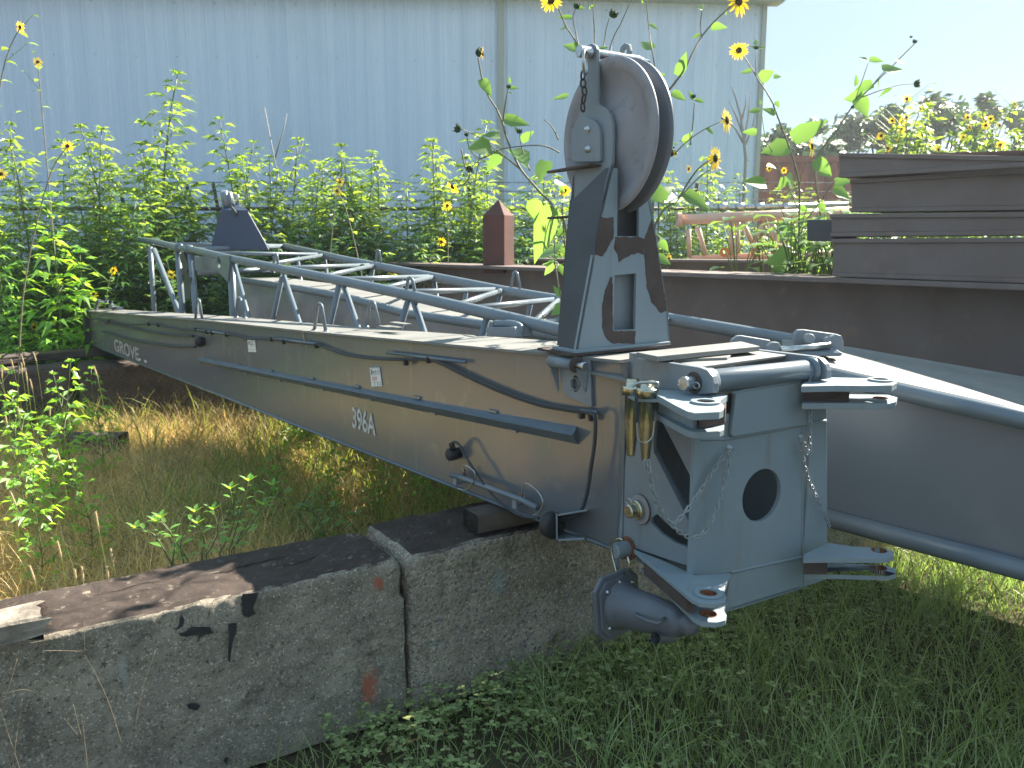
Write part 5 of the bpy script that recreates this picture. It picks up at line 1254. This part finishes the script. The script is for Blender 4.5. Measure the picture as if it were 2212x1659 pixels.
def budh(c, face, r, par):
    face = V(face).normalized(); u = face.orthogonal().normalized(); w_ = face.cross(u); c = V(c)
    d = MB(); d.lathe(c, face, [(-r*.7, .0001), (-r*.6, r*.6), (0, r), (r*.5, r*.75), (r*.7, r*.3), (r*.72, .0001)], 12)
    for k in range(8):
        a = 2*math.pi*k/8; dd = u*math.cos(a)+w_*math.sin(a); leaf(d, c+dd*r*.7, dd*.5+face, dd, r*1.0, r*.5, .2, 0)
    return d.build('flower_bud', M['bud'], par)
def sunflower(name, label, Y, stems, leaves, heads, buds, conv, base=None, wob_=.14, lr=1.0, group=None, hairy=True, r0=.007, lm='leafS'):
    """stems/leaves/heads traced on the photo, spread in depth around Y"""
    def at(p, dY=0):
        q = conv(p[0], p[1]); dY += noise.noise(V((q[0]*.008, q[1]*.008, Y)))*wob_*2; return atY(q[0], q[1], Y+dY)
    b0_ = at(stems[0][0]) if base is None else V(base)
    t = thing(name, b0_, label, 'sunflower plant', group)
    for i, s_ in enumerate(stems):
        p = [at(q) for q in s_]
        if i == 0 and base is not None: p = [V(base)]+p
        p = curve(p, 5) if len(p) > 2 else p; n = len(p); rr = r0 if i == 0 else r0*.6
        MB().tube(p, [rr*(1-.55*k/(n-1)) for k in range(n)], 6).build('stem', M['hairy' if hairy else 'stem'], t)
    for l in leaves:
        x, y, tx, ty = l[:4]; L_ = l[4] if len(l) > 4 else 1
        a, b = at((x, y)), at((tx, ty)); d = b-a; d = d+V((0, random.uniform(-.5, .5)*d.length, 0)); ln = (b-a).length*1.05
        m = MB(); f_ = V((random.uniform(-.3, .3), -1, random.uniform(.2, .9)))
        leaf(m, a, d, f_, ln, ln*random.uniform(.5, .66)*L_, .22, random.uniform(-.05, .15), heart=True); m.build('leaf', M[lm], t)
    for h_ in heads:
        x, y, r, fx, fy, fz = h_[:6]; c = at((x, y)); head(c, (fx, fy, fz), r*Y/FP, t, 17 if r > 12 else 12, h_[6] if len(h_) > 6 else 1)
    for x, y, r, fx, fz in buds: budh(at((x, y)), (fx, -.3, fz), r*Y/FP, t)
    return t
random.seed(21)
gb = atY(1235, 640, 3.95)
sunflower('wild_sunflower', 'wild sunflower leaning left of the mast with big heart-shaped leaves', 3.95,
 [[(880, 1640), (800, 1320), (700, 1190), (590, 1060), (530, 940), (495, 850), (470, 760), (430, 670), (385, 600), (345, 490), (320, 360)],
  [(590, 1060), (500, 985), (430, 930), (320, 850), (215, 802)], [(825, 950), (770, 920), (700, 905), (600, 908), (450, 930), (380, 960), (300, 1020), (272, 1050)],
  [(272, 1060), (262, 1110), (225, 1150), (180, 1162)], [(475, 755), (488, 650), (508, 545)], [(640, 1060), (605, 960), (585, 890), (578, 820)],
  [(450, 930), (340, 985), (270, 930), (248, 840)], [(215, 930), (240, 1040), (265, 1055)], [(820, 870), (780, 790), (730, 745)],
  [(860, 1530), (850, 1400), (842, 1200)], [(800, 1320), (790, 1400), (800, 1660)], [(900, 1640), (840, 1480), (760, 1380)], [(800, 1640), (830, 1830), (870, 1960)]],
 [(345, 490, 400, 610), (480, 740, 632, 770), (455, 850, 340, 840), (400, 915, 238, 920), (455, 950, 378, 1050), (545, 930, 650, 1070), (590, 880, 665, 820), (740, 1000, 700, 1130), (680, 1070, 650, 1090, .7),
  (800, 1140, 878, 1150), (672, 1240, 690, 1400, 1.0), (780, 1130, 770, 1110), (790, 1290, 700, 1530, .7), (880, 600, 780, 612, .9), (515, 520, 512, 472, .8), (515, 545, 565, 545), (512, 575, 532, 590), (570, 830, 545, 775, .8), (800, 1440, 635, 1440, 1), (800, 1450, 870, 1430, 1.2),
  (820, 1560, 655, 1600, 1.1), (840, 1540, 880, 1600, 1.1), (800, 1620, 700, 1660, 1.2), (820, 1650, 860, 1720), (790, 1640, 730, 1720), (850, 1900, 780, 1960, 1.1), (860, 1930, 930, 1990, 1.1), (830, 1840, 790, 1780, 1), (860, 1800, 930, 1850), (850, 1200, 820, 1150, 1.1), (840, 1260, 900, 1240)],
 [(348, 332, 15, .9, -.1, -.15, .55), (160, 1165, 17, -.5, -.5, -.6, .75), (860, 1185, 14, .1, -.9, 0), (758, 1395, 11, .2, -.9, 0)],
 [(325, 330, 9, .6, .3), (195, 802, 9, -.8, .4), (268, 1050, 8, -.5, -.6), (248, 838, 5, 0, 1), (578, 818, 6, 0, 1), (510, 540, 5, 0, 1)], cS, base=(gb.x, 3.95, 0.02))
sunflower('wild_sunflower', 'wild sunflower behind the top pin of the mast, its flower cut by the top edge', 4.3,
 [[(1130, 1500), (1080, 900), (1000, 380), (950, 300), (905, 220), (865, 160), (812, 30)], [(950, 300), (925, 190), (910, 110), (930, 45)], [(1040, 700), (1045, 280), (1038, 100), (1030, -30)], [(1060, 600), (1100, 300), (1115, 190), (1135, 115)], [(1080, 700), (1140, 300), (1215, 130), (1290, -40)], [(1090, 900), (1150, 290)]],
 [(950, 310, 825, 245), (870, 170, 828, 185, .7), (905, 110, 815, 100, .8), (925, 45, 985, 45), (1030, 30, 1012, 60, .7), (1075, 300, 1125, 300, .8), (940, 350, 960, 290, .7)],
 [(775, 5, 26, -.3, -.8, .3)], [(932, 40, 7, .2, 1), (1160, 90, 10, .4, .8)], cS, base=(atY(1310, 700, 4.3).x, 4.3, .02))
sunflower('wild_sunflower', 'tall wild sunflower right of the mast, thick leaning stem, biggest flower at top edge', 4.1,
 [[(1400, 1500), (1425, 1000), (1470, 640), (1540, 520), (1600, 440), (1660, 320), (1710, 230), (1765, 160), (1830, 95), (1905, 30)], [(1440, 900), (1430, 520), (1405, 330), (1385, 200), (1362, -20)], [(1710, 230), (1705, 130), (1715, 60)]],
 [(1400, 310, 1330, 240), (1385, 150, 1445, 180, .7), (1430, 470, 1488, 465), (1430, 450, 1372, 450, .5), (1345, 20, 1335, 0), (1560, 470, 1605, 330, .8), (1605, 400, 1610, 330, .5), (1700, 215, 1650, 235), (1770, 165, 1875, 168), (1525, 575, 1612, 630), (1715, 60, 1685, 40, .6), (1718, 55, 1720, 20, .6), (1860, 70, 1865, 100, .6)],
 [(1942, 8, 30, .3, -.8, .1)], [], cS, base=(atY(1400, 700, 4.1).x, 4.1, .02))
sunflower('wild_sunflower', 'wild sunflower arching right of the sheave with two open side-facing flowers', 3.8,
 [[(1400, 1700), (1440, 1360), (1560, 1240), (1630, 1130), (1690, 1050), (1755, 1000)], [(1440, 1500), (1455, 1050), (1540, 960), (1620, 880), (1720, 810), (1822, 760)], [(1640, 900), (1655, 780), (1665, 640)], [(1560, 1240), (1600, 1200), (1700, 1100), (1790, 1040)]],
 [(1620, 880, 1560, 870, 1.2), (1600, 890, 1655, 820), (1625, 900, 1620, 920), (1745, 800, 1782, 840), (1660, 620, 1625, 575, .8), (1670, 620, 1728, 640, .8), (1560, 900, 1535, 890), (1700, 1000, 1720, 975), (1450, 1260, 1440, 1130, 1.3), (1470, 1220, 1518, 1160), (1560, 1230, 1440, 1270, .6), (1470, 1480, 1430, 1450, 1.2), (1450, 1500, 1500, 1560, 1.3), (1600, 1200, 1760, 1300, .8), (1430, 1600, 1520, 1640, 1.2), (1650, 1100, 1620, 1130)],
 [(1868, 748, 28, .75, -.6, .1), (1797, 985, 29, .7, -.65, 0), (1632, 1050, 10, .5, -.6, 0), (1550, 955, 9, .5, -.6, 0, .6)], [(1520, 945, 10, .5, .2), (1660, 600, 5, 0, 1)], cS, base=(atY(1400, 690, 3.8).x, 3.8, .02))
def cW(a, b): return 1497.7+a*.2083, b*.2083
dY_ = 5.25
db = atY(1725, 585, dY_)
sunflower('wild_sunflower', 'wild sunflower behind the long beam, its open flower at the building corner', dY_,
 [[c6(745, 1090), c6(750, 760), c6(750, 600), c6(725, 480), c6(690, 370), c6(610, 160), cW(830, 1080), cW(755, 950), cW(680, 840), cW(600, 700), cW(515, 570)],
  [cW(650, 790), cW(648, 640), cW(652, 520)], [c6(705, 415), c6(740, 400), c6(785, 382)], [c6(750, 600), c6(770, 510), c6(810, 450), c6(850, 440)], [c6(745, 930), c6(690, 820), c6(620, 680), c6(560, 590)],
  [c6(750, 880), c6(800, 780), c6(860, 700), c6(930, 600), c6(965, 560)], [c6(740, 720), c6(690, 610), c6(640, 500), c6(610, 430), c6(560, 330), c6(540, 200)], [c6(745, 1040), c6(800, 1000), c6(860, 960)], [c6(740, 1080), c6(680, 1050), c6(600, 1010)]],
 [(*cW(600, 745), *cW(480, 745)), (*cW(690, 820), *cW(840, 735), 1.3), (*cW(700, 1150), *cW(560, 1170)), (*cW(850, 1190), *cW(700, 1130)), (*cW(660, 1370), *cW(505, 1365)), (*cW(860, 1050), *cW(885, 1120), 1.3), (*cW(830, 800), *cW(915, 790)), (*cW(650, 470), *cW(655, 400)), (*cW(640, 500), *cW(575, 470)), (*cW(665, 500), *cW(765, 480)), (*cW(690, 1080), *cW(700, 1030)),
  (*c6(690, 380), *c6(550, 400), 1.5), (*c6(705, 330), *c6(840, 260), .8), (*c6(840, 450), *c6(935, 520), 1.1), (*c6(860, 520), *c6(930, 560)), (*c6(620, 500), *c6(530, 480)), (*c6(690, 560), *c6(620, 610), 1.4), (*c6(680, 540), *c6(735, 620), 1.3), (*c6(560, 590), *c6(460, 560), .9), (*c6(750, 720), *c6(800, 735), 1.2), (*c6(690, 820), *c6(640, 900), 1.4),
  (*c6(745, 960), *c6(700, 900), 1.2), (*c6(860, 700), *c6(905, 750), 1.2), (*c6(950, 580), *c6(1050, 570), 1.1), (*c6(940, 610), *c6(1030, 670), 1.1), (*c6(700, 1050), *c6(540, 1020), 1.2), (*c6(760, 1040), *c6(830, 1050), 1.5), (*c6(790, 960), *c6(870, 930), 1.3), (*c6(770, 980), *c6(760, 920), 1.2), (*c6(620, 1010), *c6(640, 1080), 1.2)],
 [(*cW(475, 520), 21, -.15, -.95, .1), (*c6(822, 375), 23, .8, -.55, .05), (*c6(665, 510), 8, .1, -.9, 0), (*c6(580, 500), 7, .1, -.9, 0)], [(*cW(652, 495), 5, 0, 1), (*c6(1410, 15), .1, 0, 1)], lambda a, b: (a, b), base=(db.x, dY_, 1.50))
sunflower('wild_sunflower', 'slender wild sunflower with closed buds reaching high over the far trees', 5.6,
 [[c6(880, 1000), c6(860, 700), c6(840, 470), c6(900, 360), c6(960, 290), (1840, 232), (1880, 190), (1920, 150), (1975, 95)], [(1842, 230), (1862, 175), (1876, 135)], [(1862, 210), (1900, 196), (1940, 184), (1976, 181)], [(1880, 190), (1905, 160), (1925, 140)]],
 [(1862, 205, 1818, 215), (1870, 195, 1845, 220, .7), (1850, 210, 1880, 250, 1.2), (1885, 180, 1845, 195), (1895, 172, 1905, 200), (1872, 130, 1855, 125), (1878, 128, 1905, 135), (1925, 190, 1905, 205, .5), (1905, 150, 1935, 155), (1850, 185, 1845, 160), (1935, 130, 1955, 135)],
 [], [(1976, 90, 5, .3, 1), (1980, 181, 8, .8, .1), (1842, 232, 4, 0, 1), (1968, 80, 3, 0, 1)], lambda a, b: (a, b), base=(atY(1760, 560, 5.6).x, 5.6, .5))
# undergrowth of sunflower leaves between the mast and the stack
random.seed(31)
for k, (px, py, Y) in enumerate(((1570, 575, 4.75), (1600, 560, 4.8), (1640, 570, 4.7), (1690, 565, 4.75), (1740, 570, 4.7), (1775, 560, 4.8), (1660, 545, 4.9), (1720, 540, 4.95), (1450, 560, 5.6), (1520, 575, 5.4), (1590, 570, 5.6), (1650, 572, 5.4), (1790, 570, 5.0), (1480, 540, 6.6), (1570, 545, 6.8), (1430, 470, 5.2), (1465, 505, 5.8), (1690, 560, 5.8))):
    q = BP(px, 598)+BN*(.50+max(0, Y-4.7)*.5); Y = q.y; q.z = 1.62; t = thing('sunflower_seedling', V((q.x, Y, q.z-.25)), 'low clump of bright sunflower leaves growing between the long beam and the pale boom', 'sunflower plant', 'low sunflower clumps behind the beam')
    st, lf = MB(), MB()
    for j in range(12):
        a = random.uniform(0, 6.28); e = V((q.x, Y, q.z-.25))+V((math.cos(a)*.16, math.sin(a)*.16, random.uniform(.15, .55)))
        st.tube([V((q.x, Y, q.z-.28)), V((q.x, Y, q.z-.25)).lerp(e, .6)+UP*.03, e], [.005, .004, .002], 5); leaf(lf, e, V((math.cos(a), math.sin(a), .1)), UP, random.uniform(.09, .16), random.uniform(.06, .11), .2, .5, heart=True)
    st.build('stem', M['stem'], t); lf.build('foliage', M['leafS'], t)
# flowers among the fence weeds and right background
def far_flower(px, py, Y, r, label, group, dx=None, leaves=8, yb=None):
    c = atY(px, py, Y); bx = c.x+(random.uniform(-.5, .5) if dx is None else dx)
    t = thing('wild_sunflower', V((bx, Y, 0)), label, 'sunflower plant', group)
    p = [V((bx, Y+.05, 0)), V((bx+(c.x-bx)*.25, Y+.05, c.z*.5)), V((bx+(c.x-bx)*.7, Y+.02, c.z*.88)), c]; cs_ = curve(p, 5)
    MB().tube(cs_, [.008*(1-.6*k/(len(cs_)-1)) for k in range(len(cs_))], 5).build('stem', M['hairy'], t)
    lf = MB()
    for j in range(leaves):
        q = cs_[int(len(cs_)*(.35+.6*j/leaves))]; a = random.uniform(0, 6.28)
        if j % 2 and q.z > .8:
            e = q+V((math.cos(a)*.2, math.sin(a)*.1, .16)); lf.tube([q, e], [.003, .0015], 4, False); leaf(lf, e, (math.cos(a), math.sin(a), .1), UP, random.uniform(.05, .10), .035, .2, .4)
        leaf(lf, q, V((math.cos(a), math.sin(a), .2)), UP, random.uniform(.07, .15), random.uniform(.04, .08), .2, .6)
    lf.build('foliage', M['leafA'], t); head(c, (random.uniform(-.3, .8), -1, random.uniform(-.2, .5)), r*Y/FP, t, 12)
    return t
random.seed(41)
G1 = 'wild sunflowers among the fence weeds'
for (x, y) in ((285, 680), (235, 740), (430, 690), (397, 825), (248, 858), (86, 822), (855, 457), (848, 480), (1125, 517), (987, 685), (1140, 785), (1683, 650), (1515, 607), (1475, 718), (895, 1015), (825, 972), (1415, 1100), (1335, 740), (1630, 600), (95, 155), (1110, 608)):
    far_flower(x/1.164, y/1.164, 8.15+random.random()*.4, 11, 'thin wild sunflower with one small yellow flower among the weeds by the fence', G1)
for (x, y, lb) in ((1745, 1045, 'small sunflower left of the pointed post, its lit flower just above the beam'), (1910, 1035, 'small sunflower with bright leaves right beside the pointed rusty post')):
    far_flower(x/1.164, y/1.164, 8.3, 11, lb, None, leaves=14)
far_flower(130/1.164, 1185/1.164, 5.7, 17, 'sunflower with a large yellow bloom in front of the broad-leaved weed at left', None, dx=.1)
for (x, y, lb) in ((50, 68, 'sunflower leaning in at the top left corner, highest bloom there'), (170, 367, 'side-facing yellow sunflower on an arching stem at the upper left edge'), (3, 437, 'sunflower bloom cut by the left edge above the weeds')):
    far_flower(x/1.164, y/1.164, 7.0, 13, lb, None, dx=-.7)
def cR(a, b): return 1901+a*.1406, 144+b*.1406
G2 = 'sunflower patch behind the beam stack'
for (x, y) in ((415, 490), (620, 655), (190, 830), (410, 780), (330, 960), (350, 840), (1350, 780), (1600, 800), (1700, 800), (1625, 900), (1840, 905), (2070, 565), (2100, 1010), (120, 1255), (1850, 1200), (900, 1270), (1380, 930), (1280, 1080), (20, 1060), (280, 1150)):
    q = cR(x, y); far_flower(q[0], q[1], 7.4+random.random()*.8, 10, 'wild sunflower in the hazy patch above the beam stack, small yellow bloom', G2, leaves=16)
for (px, ty, Y) in ((1960, 262, 8.2), (2010, 225, 8.0), (2075, 262, 8.4), (2130, 270, 8.0), (2190, 285, 8.2), (1920, 300, 8.4), (2240, 260, 8.0), (2045, 285, 7.6), (2160, 300, 7.6)):
    q = atY(px, ty, Y); put('tall_weed', q.x, Y, q.z, 'tall sunlit weed in the patch behind the beam stack at the right', 'weed', 'weeds behind the beam stack')

# ---- distant trees
def tree(px, ty, Y, wpx, seed, label):
    random.seed(seed); top = atY(px, ty, Y); h = top.z; w_ = wpx/2*Y/FP; t = thing('broadleaf_tree', V((top.x, Y, 0)), label, 'tree')
    tr = MB(); base = V((top.x, Y, 0)); tr.tube([base, base+V((0, 0, h*.35)), base+V((.2, 0, h*.6))], [.22, .15, .08], 7); lf = MB()
    cl = []
    for k in range(24):
        a = random.uniform(0, 6.28); r = random.random()**.6; z = random.uniform(.25, 1)
        prof_ = math.sin(min(1, (z-.12)/.75)*math.pi*.85)**.5 if z < .98 else .4
        c = base+V((math.cos(a)*w_*r*prof_, math.sin(a)*w_*r*prof_, h*z*(1-.12*r))); cl.append((c, random.uniform(.22, .42)*w_))
        tr.tube([base+V((0, 0, h*.3)), base.lerp(c, .6)+V((0, 0, h*.15)), c], [.08, .04, .015], 4, False)
    cl.append((V((top.x, Y, h*.93)), w_*.28))
    for c, cr in cl:
        for j in range(int(125+90*cr)):
            v = V((random.gauss(0, 1), random.gauss(0, 1), random.gauss(0, .8))); v = v/ (v.length+.01)*cr*random.uniform(.35, 1.05); p = c+v
            s_ = random.uniform(.10, .22)*Y/28; u = V((random.gauss(0, 1), random.gauss(0, 1), random.gauss(0, .6))).normalized(); w2 = u.orthogonal().normalized()
            lf.add([p-u*s_, p-w2*s_*.5, p+u*s_, p+w2*s_*.5], [(0, 1, 2, 3)])
    tr.build('trunk', M['bark'], t); lf.build('crown', M['leafT'], t)
for i, (px, ty, Y, wd, lb) in enumerate(((1690, 262, 30, 150, 'dark far tree nearest the building corner, low rounded crown'), (1765, 248, 32, 150, 'second far tree from the building corner with a lumpy crown'), (1845, 240, 34, 160, 'far tree behind the closed sunflower buds'),
        (1930, 215, 30, 150, 'far tree on the left shoulder of the tallest crown'), (2015, 188, 28, 190, 'tallest wide far tree behind the sunflower patch'), (2135, 193, 30, 100, 'separate narrow far tree with an airy round crown near the right edge'), (2100, 245, 33, 150, 'low far tree between the tallest crown and the narrow one'), (2200, 240, 32, 150, 'low far tree cut by the right edge of the photo'), (1655, 300, 27, 110, 'low dark far bush touching the building corner'), (1800, 290, 27, 170, 'low bushy far tree above the red container'), (1950, 285, 29, 200, 'low bushy far tree behind the top beam'))):
    tree(px, ty, Y*.8, wd, 60+i, lb)

# ---- lit leafy shoots behind the left block
def c88(a, b): return (a*.4948, 1036.9+b*.4948)
def shoots(name, label, Y, stems, lm, L_, seed, z0=None):
    random.seed(seed); p0_ = atY(*stems[0][0], Y); t = thing(name, V((p0_.x, p0_.y, p0_.z)), label, 'leafy shoot')
    for s_ in stems:
        dY0 = random.uniform(-.08, .10); pts = curve([atY(*q, Y+dY0) for q in s_], 6); n = len(pts)
        MB().tube([pts[0]-UP*.3]+pts, [.003]+[.003*(1-.6*k/(n-1)) for k in range(n)], 5).build('stem', M['stem'], t)
        lf = MB(); ln = sum((a-b).length for a, b in zip(pts, pts[1:])); k = int(ln/.024)
        for j in range(k):
            q = pts[min(n-1, int(n*(.12+.88*j/k)))]; a = j*2.4+random.uniform(-.4, .4); d = V((math.cos(a), math.sin(a)*.8, .35))
            LL = L_*random.uniform(.65, 1.1)*(1.1-.35*j/k); leaf(lf, q+d*.006, d, UP, LL, LL*.40, .3, .25)
        for a in (0, 1.6, 3.1, 4.7): leaf(lf, pts[-1], V((math.cos(a), math.sin(a), .7)), UP, L_*.75, L_*.28, .3, .1)
        lf.build('foliage', M[lm], t)
S1 = [[c88(*p) for p in l] for l in ([(750, 370), (690, 260), (650, 225), (590, 210)], [(752, 360), (760, 260), (700, 165)], [(800, 350), (790, 270), (850, 140)], [(820, 350), (720, 200), (680, 180)], [(900, 330), (950, 230), (930, 130)], [(880, 330), (890, 260), (860, 190)], [(960, 315), (1020, 190), (1005, 40)], [(1000, 310), (1040, 180), (1085, 5)], [(1020, 300), (1090, 170), (1190, 25)], [(1010, 305), (1080, 220), (1150, 110)])]
shoots('leafy_shoots', 'bright lit green leafy shoots growing behind the left concrete block', 3.02, S1, 'leafP', .062, 71)
S2 = [[c88(*p) for p in l] for l in ([(1420, 290), (1330, 190), (1250, 60)], [(1430, 290), (1400, 180), (1340, 120)], [(1440, 290), (1460, 190), (1450, 120)], [(1460, 290), (1500, 210), (1560, 160)], [(1440, 290), (1370, 150), (1300, 130)])]
shoots('leafy_shoots', 'shaded darker green leafy shoots left of the timber under the jib', 3.7, S2, 'leafA', .07, 72)
# ---- foxtails
def cF(a, b): return .4514*a, 518.4+b*.4514
random.seed(81)
for (x, y, Y, s_) in ((465, 1340, 3.1, 1.2), (535, 1510, 2.95, 1), (65, 1240, 3.4, 1.2), (60, 595, 5.6, 1.2), (112, 580, 5.7, 1.2), (105, 612, 5.6, 1.2), (128, 652, 5.5, 1.2), (168, 560, 5.7, 1.2), (458, 628, 4.6, 1), (285, 1480, 3.1, 1.2), (362, 1610, 2.85, 1), (396, 1600, 2.85, 1), (155, 1595, 2.8, 1), (515, 1590, 2.9, .8), (150, 690, 5.4, 1.2), (10, 640, 5.6, 1.2), (240, 820, 4.8, 1), (30, 860, 4.6, 1.1), (640, 825, 4.6, 1), (280, 1030, 3.9, 1), (1455, 470, 4.3, 1), (90, 820, 4.8, 1)):
    c = atY(*cF(x, y), Y); base = V((c.x+random.uniform(-.03, .08), Y+random.uniform(-.04, .04), 0)); t = thing('foxtail_grass', base, 'slender foxtail grass stalk with a fuzzy tan seed head in the dry grass', 'grass stalk', 'foxtail stalks in the dry grass')
    tilt = V((random.uniform(-.3, .1), 0, 1)).normalized(); hl = .03*s_
    MB().tube(curve([base, base.lerp(c, .6)+V((.01, 0, .02)), c-tilt*hl], 5), .0011, 4).build('stem', M['grassM'], t)
    h = MB(); h.tube([c-tilt*hl, c-tilt*hl*.5, c+tilt*hl*.5, c+tilt*hl], [.001, .0028, .0025, .0008], 6)
    for k in range(260):
        q = c+tilt*hl*random.uniform(-1, 1); a = random.uniform(0, 6.28); d = V((math.cos(a), math.sin(a), .6)).normalized(); e = q+d*random.uniform(.007, .011); w_ = d.orthogonal()*.0004
        h.add([q-w_, q+w_, e], [(0, 1, 2)])
    h.build('seed_head', M['foxtail'], t)
# ---- thin dry stalks before the left block
G3 = 'thin dry stalks in front of the block'
for l, lb in (([[(545, 1200), (470, 960), (370, 765), (340, 748), (185, 745)], [(370, 765), (368, 620)]], 'thin dry forked stalk in front of the left block, its long arm reaching left'), ([[(520, 1300), (580, 1120), (625, 900), (678, 745)], [(580, 1120), (630, 1060)]], 'straight reddish dry stalk before the left block, leaning right'),
              ([[(385, 1300), (372, 1160), (350, 1100), (320, 980)], [(372, 1160), (358, 1040), (352, 1020)], [(370, 1150), (280, 1040)]], 'short three-tipped yellow stalk before the left block'), ([[(50, 1300), (75, 1100), (97, 955)]], 'thin upright dry stem at the lower left corner'), ([[(100, 1300), (40, 1120), (0, 1000)], [(0, 990), (40, 900), (75, 780)], [(30, 930), (110, 915), (195, 948)]], 'tangled dry stems at the left edge before the block')):
    org_ = JP-BLN*.10; pts = [[pln(*c88(*p), org_, BLN) for p in q] for q in l]
    t = thing('dry_stalk', pts[0][0], lb, 'grass stalk', G3)
    for i, q in enumerate(pts): MB().tube(curve(q, 5), .0008 if i == 0 else .0006, 4).build('stem' if i == 0 else 'side_stem', M['drystalk'], t)
for l, lb in (([(470, 250), (540, 250), (600, 290), (640, 380), (690, 500), (720, 640)], 'pale thin bent stalk hanging over the pebbly block'), ([(655, 330), (640, 160), (600, 100)], 'pale stalk rising by the jib corner over the pebbly block'), ([(700, 480), (640, 330), (560, 180), (490, 170)], 'thin pale stalk crossing the pebbly block diagonally')):
    pts = [pln(1500/1.736+a*.6094, 1094.5+b*.6094, JP-BLN*.08, BLN) for a, b in l]
    t = thing('dry_stalk', pts[-1], lb, 'grass stalk', 'pale stalks over the pebbly block'); MB().tube(curve(pts, 4), .0008, 4).build('stem', M['drystalk'], t)
# ---- clover-like ground cover by the blocks
random.seed(91); gc = MB()
for k in range(2300):
    u = random.uniform(-.35, 2.6); v = -.02-abs(random.gauss(0, .22)); p = JP+BLD*u+BLN*v
    if random.random() < .35: p = V((random.uniform(.2, 3.2), random.uniform(1.5, 3.4), 0))
    uu, vv = (p-JP).dot(BLD), (p-JP).dot(BLN)
    if vv > -.015: continue
    z = random.uniform(0, .12)*(1 if u < 1.2 else .6); c = V((p.x, p.y, z)); a0 = random.uniform(0, 6.28); s_ = random.uniform(.010, .022)
    for j in range(3):
        a = a0+j*2.1; leaf(gc, c, V((math.cos(a), math.sin(a), .15)), UP, s_*1.4, s_*.9, .15, .2)
tag(gc.build('ground_cover', M['grassG']), kind='stuff')
q = atz(2130, 1300, 0); lw = template(.42, .14, 77, mats=('hairy', 'leafP'), leafL=.06, nl=3, w_=.016, dens=2)
put('small_weed', q.x+.15, q.y+.35, .42, 'small weed catching a patch of sun under the right-hand girder', 'weed', None, lw)

# ---------------------------------------------------------------- thin scattering volume added to imitate the veil of lens glare (box below ground to above everything, sky outside)
hz = MB(); hz.box((4, 30, 5), (75, 0, 0), (0, 45, 0), (0, 0, 6.5)); ho = hz.build('glare_haze', None)
hm = bpy.data.materials.new('glare_haze'); hm.use_nodes = True; ht = hm.node_tree
for n_ in list(ht.nodes):
    if n_.type == 'BSDF_PRINCIPLED': ht.nodes.remove(n_)
pv = ht.nodes.new('ShaderNodeVolumePrincipled'); pv.inputs['Density'].default_value = .0017; pv.inputs['Color'].default_value = (.82, .92, 1, 1); pv.inputs['Anisotropy'].default_value = .55
ht.links.new(pv.outputs[0], ht.nodes['Material Output'].inputs['Volume']); ho.data.materials.clear(); ho.data.materials.append(hm); tag(ho, kind='stuff')

relabel(GR, '{} sunlit weed from the left, in the row behind the pale boom section')
relabel(G2, '{} small yellow sunflower from the left in the patch above the beam stack')
relabel(G1, '{} thin wild sunflower from the left among the weeds by the fence')
relabel('low sunflower clumps behind the beam', '{} clump of bright sunflower leaves from the left, behind the long beam')
relabel('low weeds beneath the jib girder', '{} low weed from the left in the sunny strip beneath the jib')
relabel('foxtail stalks in the dry grass', '{} foxtail stalk from the left in the dry grass behind the block')
for o_ in bpy.data.objects:
    if 'px' in o_: del o_['px']
    if o_.parent is None and o_.get('label') and len(o_['label'].split()) > 16: print('LONG', o_['label'])

relabel('weeds behind the beam stack', '{} tall sunlit weed from the left in the patch behind the beam stack')
seen = {}
for o_ in sorted([o for o in bpy.data.objects if o.parent is None and o.get('group') == GF], key=lambda o: o.location.x/o.location.y): seen.setdefault(o_['label'], []).append(o_)
for k_, l_ in seen.items():
    if len(l_) > 1:
        for w_, o_ in zip(('leftmost', 'second', 'third', 'fourth'), l_): o_['label'] = w_+' '+k_
